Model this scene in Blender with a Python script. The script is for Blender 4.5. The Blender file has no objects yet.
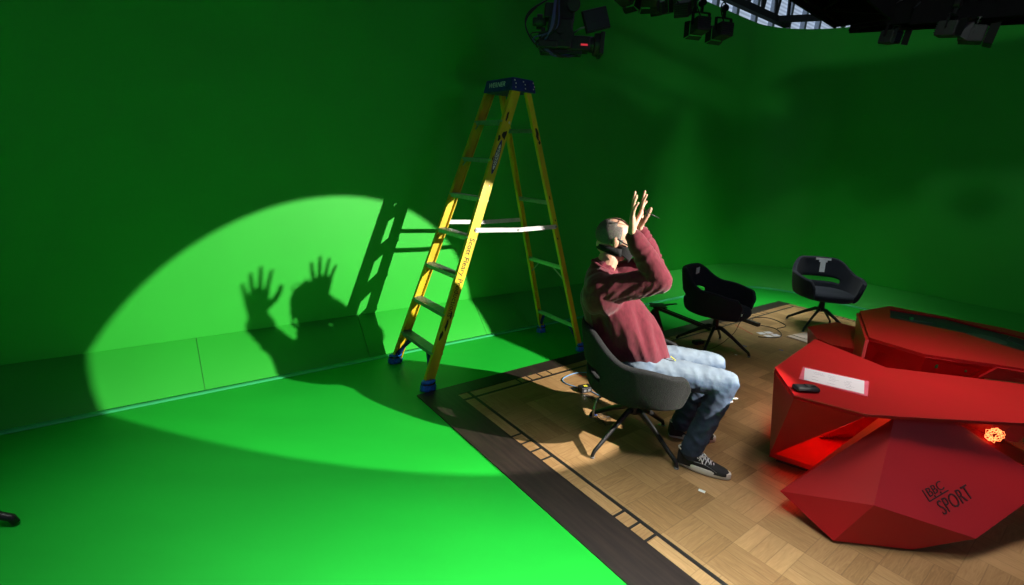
import bpy, bmesh, math, random
from mathutils import Vector, Matrix, noise
from math import sin, cos, pi, radians, atan2, sqrt
random.seed(7)
SC = bpy.context.scene
COL = SC.collection

# ------------------------------------------------------------------ frames
TH = 0.660807                       # heading of the back wall and of the parquet
A = Vector((cos(TH), sin(TH), 0)); N = Vector((-sin(TH), cos(TH), 0)); Z = Vector((0, 0, 1))
O = Vector((-0.64648, 3.22805, 0))  # near-left corner of the parquet
def F(s, t, z=0.0): return O + A*s + N*t + Z*z
FM = Matrix.Translation(O) @ Matrix.Rotation(TH, 4, 'Z')

# ------------------------------------------------------------------ materials
MATS = {}
def nt(name):
    m = bpy.data.materials.new(name); m.use_nodes = True
    n = m.node_tree; n.nodes.clear()
    out = n.nodes.new('ShaderNodeOutputMaterial'); b = n.nodes.new('ShaderNodeBsdfPrincipled')
    n.links.new(b.outputs[0], out.inputs[0]); MATS[name] = m
    return m, n, b
def node(n, t, **k):
    x = n.nodes.new(t)
    for a, v in k.items(): setattr(x, a, v)
    return x
def simple(name, col, rough=.6, metal=0., var=.12, scale=12., bump=0., bscale=60., coat=0., spec=.5, stretch=(1,1,1), sheen=0.):
    m, n, b = nt(name)
    tc = node(n, 'ShaderNodeTexCoord'); mp = node(n, 'ShaderNodeMapping'); mp.inputs['Scale'].default_value = stretch
    n.links.new(tc.outputs['Object'], mp.inputs[0])
    nz = node(n, 'ShaderNodeTexNoise'); nz.inputs['Scale'].default_value = scale; nz.inputs['Detail'].default_value = 4
    n.links.new(mp.outputs[0], nz.inputs['Vector'])
    r = node(n, 'ShaderNodeValToRGB')
    c0 = [max(0, c*(1-var)) for c in col]; c1 = [min(1, c*(1+var)) for c in col]
    r.color_ramp.elements[0].position = .3; r.color_ramp.elements[1].position = .7
    r.color_ramp.elements[0].color = (*c0, 1); r.color_ramp.elements[1].color = (*c1, 1)
    n.links.new(nz.outputs[0], r.inputs[0]); n.links.new(r.outputs[0], b.inputs['Base Color'])
    b.inputs['Roughness'].default_value = rough; b.inputs['Metallic'].default_value = metal
    b.inputs['Coat Weight'].default_value = coat; b.inputs['Specular IOR Level'].default_value = spec
    b.inputs['Sheen Weight'].default_value = sheen
    if bump:
        n2 = node(n, 'ShaderNodeTexNoise'); n2.inputs['Scale'].default_value = bscale; n2.inputs['Detail'].default_value = 3
        n.links.new(mp.outputs[0], n2.inputs['Vector'])
        bp = node(n, 'ShaderNodeBump'); bp.inputs['Strength'].default_value = bump; bp.inputs['Distance'].default_value = .01
        n.links.new(n2.outputs[0], bp.inputs['Height']); n.links.new(bp.outputs[0], b.inputs['Normal'])
    return m
def emit(name, col, s):
    m, n, b = nt(name)
    b.inputs['Base Color'].default_value = (*[c*.5 for c in col], 1)
    b.inputs['Emission Color'].default_value = (*col, 1); b.inputs['Emission Strength'].default_value = s
    tc = node(n, 'ShaderNodeTexCoord'); nz = node(n, 'ShaderNodeTexNoise'); nz.inputs['Scale'].default_value = 30
    n.links.new(tc.outputs['Object'], nz.inputs['Vector']); rr = node(n, 'ShaderNodeMapRange')
    rr.inputs[3].default_value = s*.9; rr.inputs[4].default_value = s*1.1
    n.links.new(nz.outputs[0], rr.inputs[0]); n.links.new(rr.outputs[0], b.inputs['Emission Strength'])
    return m

GREEN = (.030, .47, .040)
simple('green_paint', GREEN, .55, var=.05, scale=1.4, bump=.06, bscale=150, spec=.25)
simple('green_floor', (.012, .45, .034), .42, var=.06, scale=1.1, bump=.04, bscale=220, spec=.3, stretch=(1, 3, 1))
simple('green_tape', (.05, .55, .20), .5, var=.05)
simple('green_seam', (.012, .22, .02), .6)
simple('red_gloss', (.42, .008, .010), .42, var=.05, scale=3, bump=.015, bscale=300, spec=.35)
simple('red_edge', (.55, .05, .05), .35, var=.04)
simple('black_plinth', (.012, .012, .012), .5)
simple('screen_glass', (.020, .024, .034), .4, var=.1, scale=2)
simple('screen_grey', (.06, .065, .075), .3)
simple('engraved', (.045, .004, .005), .7)
simple('charcoal_felt', (.022, .023, .024), .95, var=.6, scale=260, bump=.5, bscale=260, spec=.1, sheen=.04)
simple('navy_felt', (.016, .020, .028), .95, var=.4, scale=260, bump=.3, bscale=260, spec=.1, sheen=.1)
simple('black_metal', (.012, .012, .013), .42, metal=.2, var=.1)
simple('black_plastic', (.014, .014, .016), .45, var=.15)
simple('grey_metal', (.25, .26, .28), .4, metal=.7)
simple('dark_grey', (.018, .019, .021), .6)
simple('black_fascia', (.006, .006, .007), .9, spec=.1)
simple('ladder_yellow', (.66, .47, .012), .42, var=.22, scale=9, bump=.1, bscale=40, stretch=(1, 1, .35))
simple('ladder_scuff', (.02, .018, .02), .8)
simple('paint_fleck', (.7, .68, .6), .7)
simple('ladder_blue', (.012, .028, .20), .45, var=.25, scale=14)
simple('aluminium', (.30, .40, .33), .42, metal=.55, var=.15, scale=30)
simple('spreader_white', (.66, .66, .66), .4, metal=.3, var=.15, scale=18)
simple('bootie_blue', (.01, .16, .72), .35, var=.3, scale=60, bump=.8, bscale=55)
simple('skin', (.58, .32, .22), .5, var=.10, scale=30, bump=.05, bscale=120, spec=.4)
simple('hair_grey', (.12, .105, .095), .9, var=.35, scale=240, bump=.4, bscale=300)
simple('mask_cloth', (.006, .006, .007), .9, var=.3, scale=150, bump=.3, bscale=180)
simple('sweatshirt', (.125, .016, .028), .9, var=.18, scale=55, bump=.30, bscale=34, spec=.15, sheen=.25, stretch=(1, 1, .5))
simple('collar', (.16, .024, .038), .9, var=.1, bump=.3, bscale=200)
simple('shoe_black', (.012, .012, .013), .75, var=.2, bump=.2, bscale=120)
simple('shoe_sole', (.68, .66, .60), .6, var=.06)
simple('lace_white', (.82, .82, .84), .8)
simple('paper', (.80, .78, .80), .7, var=.02)
simple('paper_ink', (.25, .25, .3), .8)
simple('pink_folder', (.72, .12, .18), .6)
simple('cream_card', (.62, .50, .42), .8)
simple('white_tape', (.85, .90, .90), .6)
simple('blue_tape', (.02, .12, .55), .6)
simple('green_tape_mark', (.03, .45, .10), .6)
simple('red_tape', (.65, .04, .03), .6)
simple('blue_cable', (.16, .32, .55), .5)
simple('purple_cable', (.10, .10, .32), .5)
simple('yellow_mark', (.65, .6, .03), .6)
simple('inlay_black', (.014, .013, .012), .5)
simple('logo_silver', (.8, .82, .85), .5)
simple('lettering', (.05, .035, .015), .7)
simple('lens_glass', (.01, .012, .02), .06)
simple('steel_dark', (.02, .024, .03), .6)
simple('post_white', (.55, .6, .68), .6)
emit('led_red', (1, .05, .02), 9)
emit('led_orange', (1, .20, .06), 3.5)
emit('tally_red', (1, .05, .08), .5)

def mk_jeans():
    m, n, b = nt('denim')
    tc = node(n, 'ShaderNodeTexCoord')
    nz = node(n, 'ShaderNodeTexNoise'); nz.inputs['Scale'].default_value = 11; nz.inputs['Detail'].default_value = 6
    n.links.new(tc.outputs['Object'], nz.inputs['Vector'])
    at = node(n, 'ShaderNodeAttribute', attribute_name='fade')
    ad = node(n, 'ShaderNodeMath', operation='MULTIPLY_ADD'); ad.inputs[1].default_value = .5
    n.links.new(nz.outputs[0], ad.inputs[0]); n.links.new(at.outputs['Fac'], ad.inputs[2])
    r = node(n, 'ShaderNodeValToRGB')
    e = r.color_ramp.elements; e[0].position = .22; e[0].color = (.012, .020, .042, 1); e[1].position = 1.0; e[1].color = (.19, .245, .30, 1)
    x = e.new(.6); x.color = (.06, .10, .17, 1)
    n.links.new(ad.outputs[0], r.inputs[0]); n.links.new(r.outputs[0], b.inputs['Base Color'])
    b.inputs['Roughness'].default_value = .9
    w = node(n, 'ShaderNodeTexNoise'); w.inputs['Scale'].default_value = 28; n.links.new(tc.outputs['Object'], w.inputs['Vector'])
    bp = node(n, 'ShaderNodeBump'); bp.inputs['Strength'].default_value = .35; bp.inputs['Distance'].default_value = .012
    n.links.new(w.outputs[0], bp.inputs['Height']); n.links.new(bp.outputs[0], b.inputs['Normal'])
mk_jeans()

def mk_parquet():
    m, n, b = nt('parquet')
    L = n.links.new
    def M(op, a, b_=None, c=None):
        x = node(n, 'ShaderNodeMath', operation=op)
        for i, v in enumerate((a, b_, c)):
            if v is None: continue
            if isinstance(v, (int, float)): x.inputs[i].default_value = v
            else: L(v, x.inputs[i])
        return x.outputs[0]
    tc = node(n, 'ShaderNodeTexCoord'); sp = node(n, 'ShaderNodeSeparateXYZ'); L(tc.outputs['Object'], sp.inputs[0])
    T = .228
    u = M('DIVIDE', M('SUBTRACT', sp.outputs[0], .384), T); v = M('DIVIDE', M('SUBTRACT', sp.outputs[1], -.274), T)
    iu = M('FLOOR', u); iv = M('FLOOR', v); fu = M('FRACT', u); fv = M('FRACT', v)
    chk = M('ABSOLUTE', M('MODULO', M('ADD', iu, iv), 2.0))          # 0 / 1
    chk = M('GREATER_THAN', chk, .5)
    inv = M('SUBTRACT', 1.0, chk)
    across = M('ADD', M('MULTIPLY', chk, fu), M('MULTIPLY', inv, fv))    # across the strips
    along = M('ADD', M('MULTIPLY', chk, fv), M('MULTIPLY', inv, fu))
    strip = M('FLOOR', M('MULTIPLY', across, 3.0))
    cv = node(n, 'ShaderNodeCombineXYZ'); L(iu, cv.inputs[0]); L(iv, cv.inputs[1]); L(strip, cv.inputs[2])
    wn = node(n, 'ShaderNodeTexWhiteNoise', noise_dimensions='3D'); L(cv.outputs[0], wn.inputs[0])
    cv2 = node(n, 'ShaderNodeCombineXYZ'); L(iu, cv2.inputs[0]); L(iv, cv2.inputs[1])
    wn2 = node(n, 'ShaderNodeTexWhiteNoise', noise_dimensions='3D'); L(cv2.outputs[0], wn2.inputs[0])
    gv = node(n, 'ShaderNodeCombineXYZ')
    L(M('MULTIPLY', along, 1.0), gv.inputs[0]); L(M('MULTIPLY', across, 9.0), gv.inputs[1]); L(M('MULTIPLY', wn.outputs[0], 57.0), gv.inputs[2])
    g = node(n, 'ShaderNodeTexNoise'); g.inputs['Scale'].default_value = 2.2; g.inputs['Detail'].default_value = 5; g.inputs['Distortion'].default_value = 1.2
    L(gv.outputs[0], g.inputs['Vector'])
    val = M('ADD', M('ADD', M('MULTIPLY', wn.outputs[0], .14), M('MULTIPLY', wn2.outputs[0], .34)), M('MULTIPLY', g.outputs[0], .62))
    r = node(n, 'ShaderNodeValToRGB'); e = r.color_ramp.elements
    e[0].position = .15; e[0].color = (.20, .105, .038, 1); e[1].position = .95; e[1].color = (.54, .335, .155, 1)
    L(val, r.inputs[0])
    fs = M('FRACT', M('MULTIPLY', across, 3.0))
    ed = M('MINIMUM', M('MINIMUM', fs, M('SUBTRACT', 1.0, fs)), M('MULTIPLY', M('MINIMUM', along, M('SUBTRACT', 1.0, along)), 3.0))
    edt = M('MULTIPLY', M('MINIMUM', across, M('SUBTRACT', 1.0, across)), 3.0)
    gap = M('LESS_THAN', M('MINIMUM', M('ADD', ed, .02), M('MULTIPLY', M('MINIMUM', edt, ed), 1.0)), .028)
    gap = M('MULTIPLY', gap, .28)
    mx = node(n, 'ShaderNodeMix', data_type='RGBA'); L(gap, mx.inputs[0]); L(r.outputs[0], mx.inputs[6]); mx.inputs[7].default_value = (.05, .028, .012, 1)
    L(mx.outputs[2], b.inputs['Base Color']); b.inputs['Roughness'].default_value = .42
    b.inputs['Specular IOR Level'].default_value = .4
    bp = node(n, 'ShaderNodeBump'); bp.inputs['Strength'].default_value = .15; bp.inputs['Distance'].default_value = .002
    L(g.outputs[0], bp.inputs['Height']); L(bp.outputs[0], b.inputs['Normal'])
mk_parquet()
def mk_darkwood():
    m, n, b = nt('dark_wood')
    tc = node(n, 'ShaderNodeTexCoord'); mp = node(n, 'ShaderNodeMapping'); mp.inputs['Scale'].default_value = (14, 1.2, 1)
    n.links.new(tc.outputs['Object'], mp.inputs[0])
    nz = node(n, 'ShaderNodeTexNoise'); nz.inputs['Scale'].default_value = 3; nz.inputs['Detail'].default_value = 6
    n.links.new(mp.outputs[0], nz.inputs['Vector'])
    r = node(n, 'ShaderNodeValToRGB'); e = r.color_ramp.elements
    e[0].position = .3; e[0].color = (.012, .008, .007, 1); e[1].position = .75; e[1].color = (.036, .023, .018, 1)
    n.links.new(nz.outputs[0], r.inputs[0]); n.links.new(r.outputs[0], b.inputs['Base Color']); b.inputs['Roughness'].default_value = .5
mk_darkwood()
def mk_cladding():
    m, n, b = nt('daylight_panel')
    tc = node(n, 'ShaderNodeTexCoord'); wv = node(n, 'ShaderNodeTexWave', bands_direction='Z'); wv.inputs['Scale'].default_value = 3.2
    n.links.new(tc.outputs['Object'], wv.inputs['Vector'])
    rr = node(n, 'ShaderNodeMapRange'); rr.inputs[3].default_value = .55; rr.inputs[4].default_value = .95
    n.links.new(wv.outputs[1], rr.inputs[0]); n.links.new(rr.outputs[0], b.inputs['Emission Strength'])
    b.inputs['Emission Color'].default_value = (.42, .52, .68, 1); b.inputs['Base Color'].default_value = (.3, .35, .4, 1)
mk_cladding()

# ------------------------------------------------------------------ mesh helpers
class MB:
    def __init__(s): s.v = []; s.f = []
    def add(s, vs, fs, M=None):
        b = len(s.v)
        s.v += [tuple((M @ Vector(v)) if M else Vector(v)) for v in vs]
        s.f += [tuple(b+i for i in f) for f in fs]; return s
    def box(s, c, d, M=None, bev=0):
        x, y, z = c; a, b, e = d[0]/2, d[1]/2, d[2]/2
        if bev <= 0:
            vs = [(x+i*a, y+j*b, z+k*e) for k in (-1, 1) for j in (-1, 1) for i in (-1, 1)]
            return s.add(vs, [(0,2,3,1),(4,5,7,6),(0,1,5,4),(2,6,7,3),(0,4,6,2),(1,3,7,5)], M)
        bm = bmesh.new(); bmesh.ops.create_cube(bm, size=1)
        for v in bm.verts: v.co = Vector((x+v.co.x*d[0], y+v.co.y*d[1], z+v.co.z*d[2]))
        bmesh.ops.bevel(bm, geom=bm.edges[:], offset=bev, segments=2, affect='EDGES', profile=.5)
        bm.verts.index_update()
        s.add([v.co.copy() for v in bm.verts], [[v.index for v in f.verts] for f in bm.faces], M); bm.free(); return s
    def beam(s, p, q, w, h, up=Z):
        p = Vector(p); q = Vector(q); d = (q-p); L = d.length; d.normalize()
        if abs(d.dot(up)) > .98: up = Vector((1, 0, 0))
        x = d.cross(up).normalized(); y = x.cross(d)
        M = Matrix((( *x, 0), (*y, 0), (*d, 0), (0,0,0,1))).transposed(); M.translation = (p+q)/2
        return s.box((0,0,0), (w, h, L), M)
    def tube(s, pts, rad, seg=10, cap=True, sx=1., up=None, M=None):
        pts = [Vector(p) for p in pts]; n = len(pts)
        if not hasattr(rad, '__len__'): rad = [rad]*n
        vs = []; fs = []
        tan = [(pts[min(i+1, n-1)]-pts[max(i-1, 0)]).normalized() for i in range(n)]
        u = Vector(up) if up else (Vector((0,0,1)) if abs(tan[0].z) < .9 else Vector((1,0,0)))
        u = (u-tan[0]*u.dot(tan[0])).normalized()
        for i, p in enumerate(pts):
            u = (u-tan[i]*u.dot(tan[i])).normalized(); w = tan[i].cross(u)
            for k in range(seg):
                a = 2*pi*k/seg; vs.append(p+u*cos(a)*rad[i]+w*sin(a)*rad[i]*sx)
        for i in range(n-1):
            for k in range(seg):
                k2 = (k+1) % seg
                fs.append((i*seg+k, i*seg+k2, (i+1)*seg+k2, (i+1)*seg+k))
        if cap:
            fs.append(tuple(range(seg-1, -1, -1))); fs.append(tuple((n-1)*seg+k for k in range(seg)))
        return s.add(vs, fs, M)
    def caps(s, p, q, r0, r1, seg=16, sx=1., up=None):      # capsule with round ends
        p = Vector(p); q = Vector(q); d = (q-p).normalized()
        P = []; R = []
        for a in (80, 60, 40, 20): P.append(p-d*r0*sin(radians(a))); R.append(r0*cos(radians(a)))
        P.append(p); R.append(r0); P.append(q); R.append(r1)
        for a in (20, 40, 60, 80): P.append(q+d*r1*sin(radians(a))); R.append(r1*cos(radians(a)))
        return s.tube(P, R, seg, True, sx, up)
    def limb(s, P, R, sx=1., up=None, seg=16):
        for i in range(len(P)-1): s.caps(P[i], P[i+1], R[i], R[i+1], seg, sx, up)
        return s
    def ball(s, c, r, M=None, seg=16, rings=10):
        if not hasattr(r, '__len__'): r = (r, r, r)
        vs = [(c[0], c[1], c[2]-r[2])]; fs = []
        for i in range(1, rings):
            a = -pi/2+pi*i/rings
            for k in range(seg):
                b = 2*pi*k/seg; vs.append((c[0]+r[0]*cos(a)*cos(b), c[1]+r[1]*cos(a)*sin(b), c[2]+r[2]*sin(a)))
        vs.append((c[0], c[1], c[2]+r[2])); t = len(vs)-1
        for k in range(seg):
            k2 = (k+1) % seg
            fs.append((0, 1+k2, 1+k)); fs.append((t, 1+(rings-2)*seg+k, 1+(rings-2)*seg+k2))
            for i in range(rings-2): fs.append((1+i*seg+k, 1+i*seg+k2, 1+(i+1)*seg+k2, 1+(i+1)*seg+k))
        return s.add(vs, fs, M)
    def prism(s, poly, z0, z1, M=None):
        n = len(poly); vs = [(p[0], p[1], z0) for p in poly]+[(p[0], p[1], z1) for p in poly]
        fs = [tuple(range(n-1, -1, -1)), tuple(range(n, 2*n))]+[(i, (i+1) % n, n+(i+1) % n, n+i) for i in range(n)]
        return s.add(vs, fs, M)
    def mesh(s, name):
        me = bpy.data.meshes.new(name); me.from_pydata([tuple(v) for v in s.v], [], s.f); me.update()
        bm = bmesh.new(); bm.from_mesh(me); bmesh.ops.recalc_face_normals(bm, faces=bm.faces); bm.to_mesh(me); bm.free()
        return me
    def build(s, name, mat, parent=None, smooth=False, M=None):
        me = s.mesh(name); return link(name, me, mat, parent, smooth, M)
def link(name, me, mat, parent=None, smooth=False, M=None):
    o = bpy.data.objects.new(name, me); COL.objects.link(o)
    me.materials.append(MATS[mat])
    if smooth:
        me.shade_smooth()
    if M is not None: o.matrix_local = M
    if parent is not None: o.parent = parent
    return o
def auto(o, ang=40):
    me = o.data; me.shade_smooth()
    me.set_sharp_from_angle(angle=radians(ang)); return o
def tag(o, label=None, cat=None, group=None, kind=None):
    for k, v in (('label', label), ('category', cat), ('group', group), ('kind', kind)):
        if v: o[k] = v
    return o
def empty(name, loc=(0,0,0), rz=0., label=None, cat=None, group=None):
    o = bpy.data.objects.new(name, None); COL.objects.link(o); o.location = loc; o.rotation_euler = (0, 0, rz)
    o.empty_display_size = .1
    return tag(o, label, cat, group)
def copy_tree(o, parent=None):
    c = o.copy(); COL.objects.link(c)
    if parent is not None: c.parent = parent
    for ch in [x for x in SC.objects if x.parent == o]: copy_tree(ch, c)
    return c
def bake(o):                                          # apply modifiers
    dg = bpy.context.evaluated_depsgraph_get(); dg.update()
    me = bpy.data.meshes.new_from_object(o.evaluated_get(dg)); o.modifiers.clear(); old = o.data; o.data = me
    return o
def fuse(o, vox, it=8):                               # merge overlapping lofts into one continuous surface
    r = o.modifiers.new('r', 'REMESH'); r.mode = 'VOXEL'; r.voxel_size = vox; r.use_smooth_shade = True
    if it:
        s = o.modifiers.new('s', 'SMOOTH'); s.factor = .5; s.iterations = it
    return bake(o)
def rounding(o, w, seg=2, sub=0):
    b = o.modifiers.new('b', 'BEVEL'); b.width = w; b.segments = seg; b.limit_method = 'ANGLE'
    return o
def text_mesh(body, size, extr=.0006, align='CENTER', sx=1.):
    cu = bpy.data.curves.new('t', 'FONT'); cu.body = body; cu.size = size; cu.extrude = extr; cu.align_x = align; cu.align_y = 'CENTER'; cu.resolution_u = 3
    o = bpy.data.objects.new('t', cu); COL.objects.link(o)
    dg = bpy.context.evaluated_depsgraph_get(); dg.update()
    me = bpy.data.meshes.new_from_object(o.evaluated_get(dg)); bpy.data.objects.remove(o)
    if sx != 1.:
        for v in me.vertices: v.co.x *= sx
    return me
def basis(o, x, y):                                   # matrix with given origin, x axis and y hint
    x = Vector(x).normalized(); z = x.cross(Vector(y)).normalized(); y = z.cross(x)
    M = Matrix(((*x, 0), (*y, 0), (*z, 0), (0,0,0,1))).transposed(); M.translation = Vector(o); return M

# ------------------------------------------------------------------ the setting
def structure(o): o['kind'] = 'structure'; return o
mb = MB(); mb.box((2, 2, -.05), (26, 26, .1)); structure(mb.build('floor', 'green_floor'))

# green cyclorama: slanted skirt at the foot, vertical wall above, round corner
path = [(-7, .79)]
for s in (-5, -3, -1, 1, 3, 5): path.append((s, .79))
R = .75; cxs, cyn = 5.62, .04
for i in range(0, 13):
    a = pi/2-pi/2*i/12; path.append((cxs+R*cos(a), cyn+R*sin(a)))
for t in (-1, -2, -3.5, -5, -7): path.append((cxs+R, t))
def offs(d):
    out = []
    for i, (x, y) in enumerate(path):
        x0, y0 = path[max(i-1, 0)]; x1, y1 = path[min(i+1, len(path)-1)]
        tx, ty = x1-x0, y1-y0; l = sqrt(tx*tx+ty*ty)
        out.append((x-ty/l*d, y+tx/l*d))
    return out
def sweep(profile, name, mat, thick):
    vs = []; fs = []; rows = [offs(d) for d, z in profile]
    n = len(path)
    for (d, z), row in zip(profile, rows): vs += [F(x, y, z) for x, y in row]
    for j in range(len(profile)-1):
        for i in range(n-1): fs.append((j*n+i, j*n+i+1, (j+1)*n+i+1, (j+1)*n+i))
    m = MB(); m.add(vs, fs); me = bpy.data.meshes.new(name); me.from_pydata([tuple(v) for v in m.v], [], m.f); me.update()
    o = link(name, me, mat); me.shade_smooth()
    return structure(o)
# closed profiles (front face, top, back)
sweep([(.302, .31), (.30, .33), (.30, 3.74), (.305, 3.75), (.36, 3.75), (.36, .31), (.302, .31)], 'wall_back', 'green_paint', 0)
sweep([(0, .0), (.30, .308), (.34, .308), (.34, 0), (0, 0)], 'trim_1', 'green_paint', 0)
sweep([(-.022, .001), (-.016, .005), (.012, .016), (.012, .001), (-.022, .001)], 'trim_2', 'green_tape', 0)
mb = MB()
for k in range(-4, 6):
    s = -1.24+1.2*k
    if s < 5.5: mb.beam(F(s, .79-.0015, .0), F(s, .79+.3-.0015, .31), .003, .003, N)
structure(mb.build('trim_3', 'green_seam'))

# parquet laid on the green floor
mb = MB(); mb.box((5.6/2, -3.5, .003), (5.6, 7.0, .006)); o = structure(mb.build('trim_4', 'parquet', M=FM))
# dark wood border and black inlay lines
mb = MB()
mb.prism([(-.003, .003), (5.6, .003), (5.6, -.147), (.258, -.147)], .0, .0085)
mb.prism([(-.003, .003), (.258, -.147), (.258, -7), (-.003, -7)], .0, .0085)
o = structure(mb.build('trim_5', 'dark_wood', M=FM))
mb = MB()
def inlay(s0, t0, s1, t1): mb.box(((s0+s1)/2, -(t0+t1)/2, .0045), (abs(s1-s0), abs(t1-t0), .005))
inlay(.258, .223, 5.52, .247); inlay(.335, .147, .359, 7); inlay(5.512, .147, 5.53, 7)
for g in (.80, 1.655, 2.51, 3.36, 4.2):
    for k in range(4 if g < 1 else 3): inlay(.258, g+k*.098, .338, g+k*.098+.014)
for g in (.79, 1.75, 2.7, 3.6, 4.5):
    for k in range(4): inlay(g+k*.108, .147, g+k*.108+.014, .227)
for g in (.75, 1.6, 2.45):
    for k in range(6): inlay(5.53, g+k*.062, 5.6, g+k*.062+.012)
structure(mb.build('trim_6', 'inlay_black', M=FM))

# hall beyond the green wall: daylight panels and posts
mb = MB(); mb.box((13, 5.2, 6), (22, .1, 7)); structure(mb.build('window_1', 'daylight_panel', M=FM))
mb = MB()
for k in range(14): mb.box((4+k*.95, 5.05, 6), (.13, .14, 7))
structure(mb.build('trim_7', 'post_white', M=FM))
# roof steelwork beyond the wall
roof = empty('roof_truss', F(7.2, 2, 4.4), 0, 'dark steel roof truss with diagonal braces beyond the top of the green wall', 'truss')
def rel(root, *ps):
    Mi = root.matrix_world.inverted() if False else Matrix.Translation(-root.location)
    return [Mi @ Vector(p) for p in ps]
def rbeam(root, name, mat, segs, w=.09):
    m = MB()
    for p, q in segs:
        a, b = rel(root, p, q); m.beam(a, b, w, w)
    return m.build(name, mat, root)
c0, c1 = Vector((2.4, 7.83, 4.25)), Vector((4.4, 9.25, 4.2))
rbeam(roof, 'chord', 'steel_dark', [(c0, c1)], .10)
up_ = Vector((0, 0, 1.1)); rbeam(roof, 'upper_chord', 'steel_dark', [(c0+up_, c1+up_), (c0+up_*.0+Vector((1.3,-.3,.3)), c1+Vector((.7,-.4,.25)))], .08)
segs = []
for i in range(6):
    p = c0.lerp(c1, i/6); q = c0.lerp(c1, (i+.5)/6)+up_; r_ = c0.lerp(c1, (i+1)/6); segs += [(p, q), (q, r_)]
rbeam(roof, 'brace', 'steel_dark', segs, .04)
rbeam(roof, 'purlin', 'steel_dark', [(Vector((4.1, 9.0, 4.2)), Vector((5.6, 8.9, 4.32))), (Vector((4.2, 9.3, 4.1)), Vector((6.2, 9.4, 4.12)))], .09)

# ------------------------------------------------------------------ step ladder (frame s, t, z)
lad = empty('step_ladder', F(.9, .34, 0), TH, 'tall yellow stepladder with a blue top cap and blue shoe covers on its feet', 'ladder')
def LP(s, t, z): return Vector((s-.9, t-.34, z))
FN0, FN1, FF0, FF1 = LP(.115, .05, .03), LP(.90, .19, 2.24), LP(.115, .637, .03), LP(.90, .55, 2.24)
BN0, BN1, BF0, BF1 = LP(1.715, .05, .03), LP(1.0, .195, 2.24), LP(1.72, .63, .03), LP(.99, .535, 2.24)
def rail(p, q, w, side, depth, thick=.006):
    """C-section rail: web on the outer side, two flanges turned inwards"""
    m = MB(); d = (q-p).normalized(); out = Vector((0, side, 0)); out = (out-d*out.dot(d)).normalized(); x = d.cross(out).normalized()
    M = Matrix(((*x, 0), (*out, 0), (*d, 0), (0,0,0,1))).transposed(); M.translation = (p+q)/2; L = (q-p).length
    m.box((0, 0, 0), (w, thick, L), M); 
    for e in (-1, 1): m.box((e*(w/2-thick/2), -depth/2*1.0, 0), (thick, depth, L), M)
    return m, M
m, MFN = rail(FN0, FN1, .078, -1, .028); o = m.build('front_rail', 'ladder_yellow', lad)
railN = o
m, MFF = rail(FF0, FF1, .078, 1, .028); m.build('front_rail', 'ladder_yellow', lad)
m, MBN = rail(BN0, BN1, .046, -1, .026); railB = m.build('rear_rail', 'ladder_yellow', lad)
m, _ = rail(BF0, BF1, .046, 1, .026); m.build('rear_rail', 'ladder_yellow', lad)
# scuffs and lettering on the near rails
def blob(name, mat, par, M, spots):
    for (x, z, rx, rz) in spots:
        m = MB(); n_ = 11; pts = []
        for k in range(n_):
            a = 2*pi*k/n_; rr = .6+.6*random.random(); pts.append((x+rx*rr*cos(a), z+rz*rr*sin(a)))
        vs = [M @ Vector((px, .0036, pz)) for px, pz in pts]+[M @ Vector((px, .0046, pz)) for px, pz in pts]
        m.add(vs, [tuple(range(n_)), tuple(range(2*n_-1, n_-1, -1))]+[(i, (i+1) % n_, n_+(i+1) % n_, n_+i) for i in range(n_)])
        m.build(name, mat, par)
blob('scuff_mark', 'ladder_scuff', railN, MFN, [(-.012, .93, .012, .05), (.012, .80, .022, .035), (-.028, .76, .012, .03), (-.03, .60, .006, .02), (.0, -.70, .012, .05), (.014, -.62, .008, .03), (-.02, -.78, .012, .04)])
blob('paint_fleck', 'paint_fleck', railN, MFN, [(.02, .9, .008, .014), (.0, .7, .006, .012), (.01, .40, .005, .008)])
blob('scuff_mark', 'ladder_scuff', railB, MBN, [(0, .82, .014, .05), (.006, .75, .014, .022), (-.004, .30, .006, .02), (.006, .1, .005, .012), (-.005, -.06, .006, .012)])
# texts: baseline runs down the rail; rail frame is x (across), y (outwards), z (along, up)
def rail_text(body, size, zc, mat, par, sx=1., xo=0., flip=False):
    me = text_mesh(body, size, .0008, sx=sx)
    o_ = MFN @ Vector((xo, .0045, zc)); dz = (MFN.to_3x3() @ Vector((0, 0, -1))); dx = MFN.to_3x3() @ Vector((1, 0, 0)); out = MFN.to_3x3() @ Vector((0, 1, 0))
    yv = out.cross(dz)
    M = Matrix(((*dz, 0), (*yv, 0), (*out, 0), (0,0,0,1))).transposed(); M.translation = o_
    me.transform(M); return link('lettering', me, mat, par)
rail_text('Scott Fleary Productions', .062, -.325, 'lettering', railN)
# oval maker's plate
m = MB(); pts = []
Mz = MFN
for k in range(28):
    a = 2*pi*k/28; c_ = abs(cos(a))**1.0*(1 if cos(a) > 0 else -1); pts.append((.021*sin(a)*abs(sin(a))**.3, .135*c_))
vs = [Mz @ Vector((x, .0034, z+.62)) for x, z in pts]+[Mz @ Vector((x, .0046, z+.62)) for x, z in pts]
m.add(vs, [tuple(range(28)), tuple(range(55, 27, -1))]+[(i, (i+1) % 28, 28+(i+1) % 28, 28+i) for i in range(28)])
pl = m.build('name_plate', 'ladder_blue', railN)
m = MB(); vs = [Mz @ Vector((x*.72, .0044, z*.74+.62)) for x, z in pts]+[Mz @ Vector((x*.72, .0052, z*.74+.62)) for x, z in pts]
m.add(vs, [tuple(range(28)), tuple(range(55, 27, -1))]+[(i, (i+1) % 28, 28+(i+1) % 28, 28+i) for i in range(28)])
m.build('plate_panel', 'logo_silver', pl)
me = text_mesh('WERNER', .036, .0006)
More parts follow.
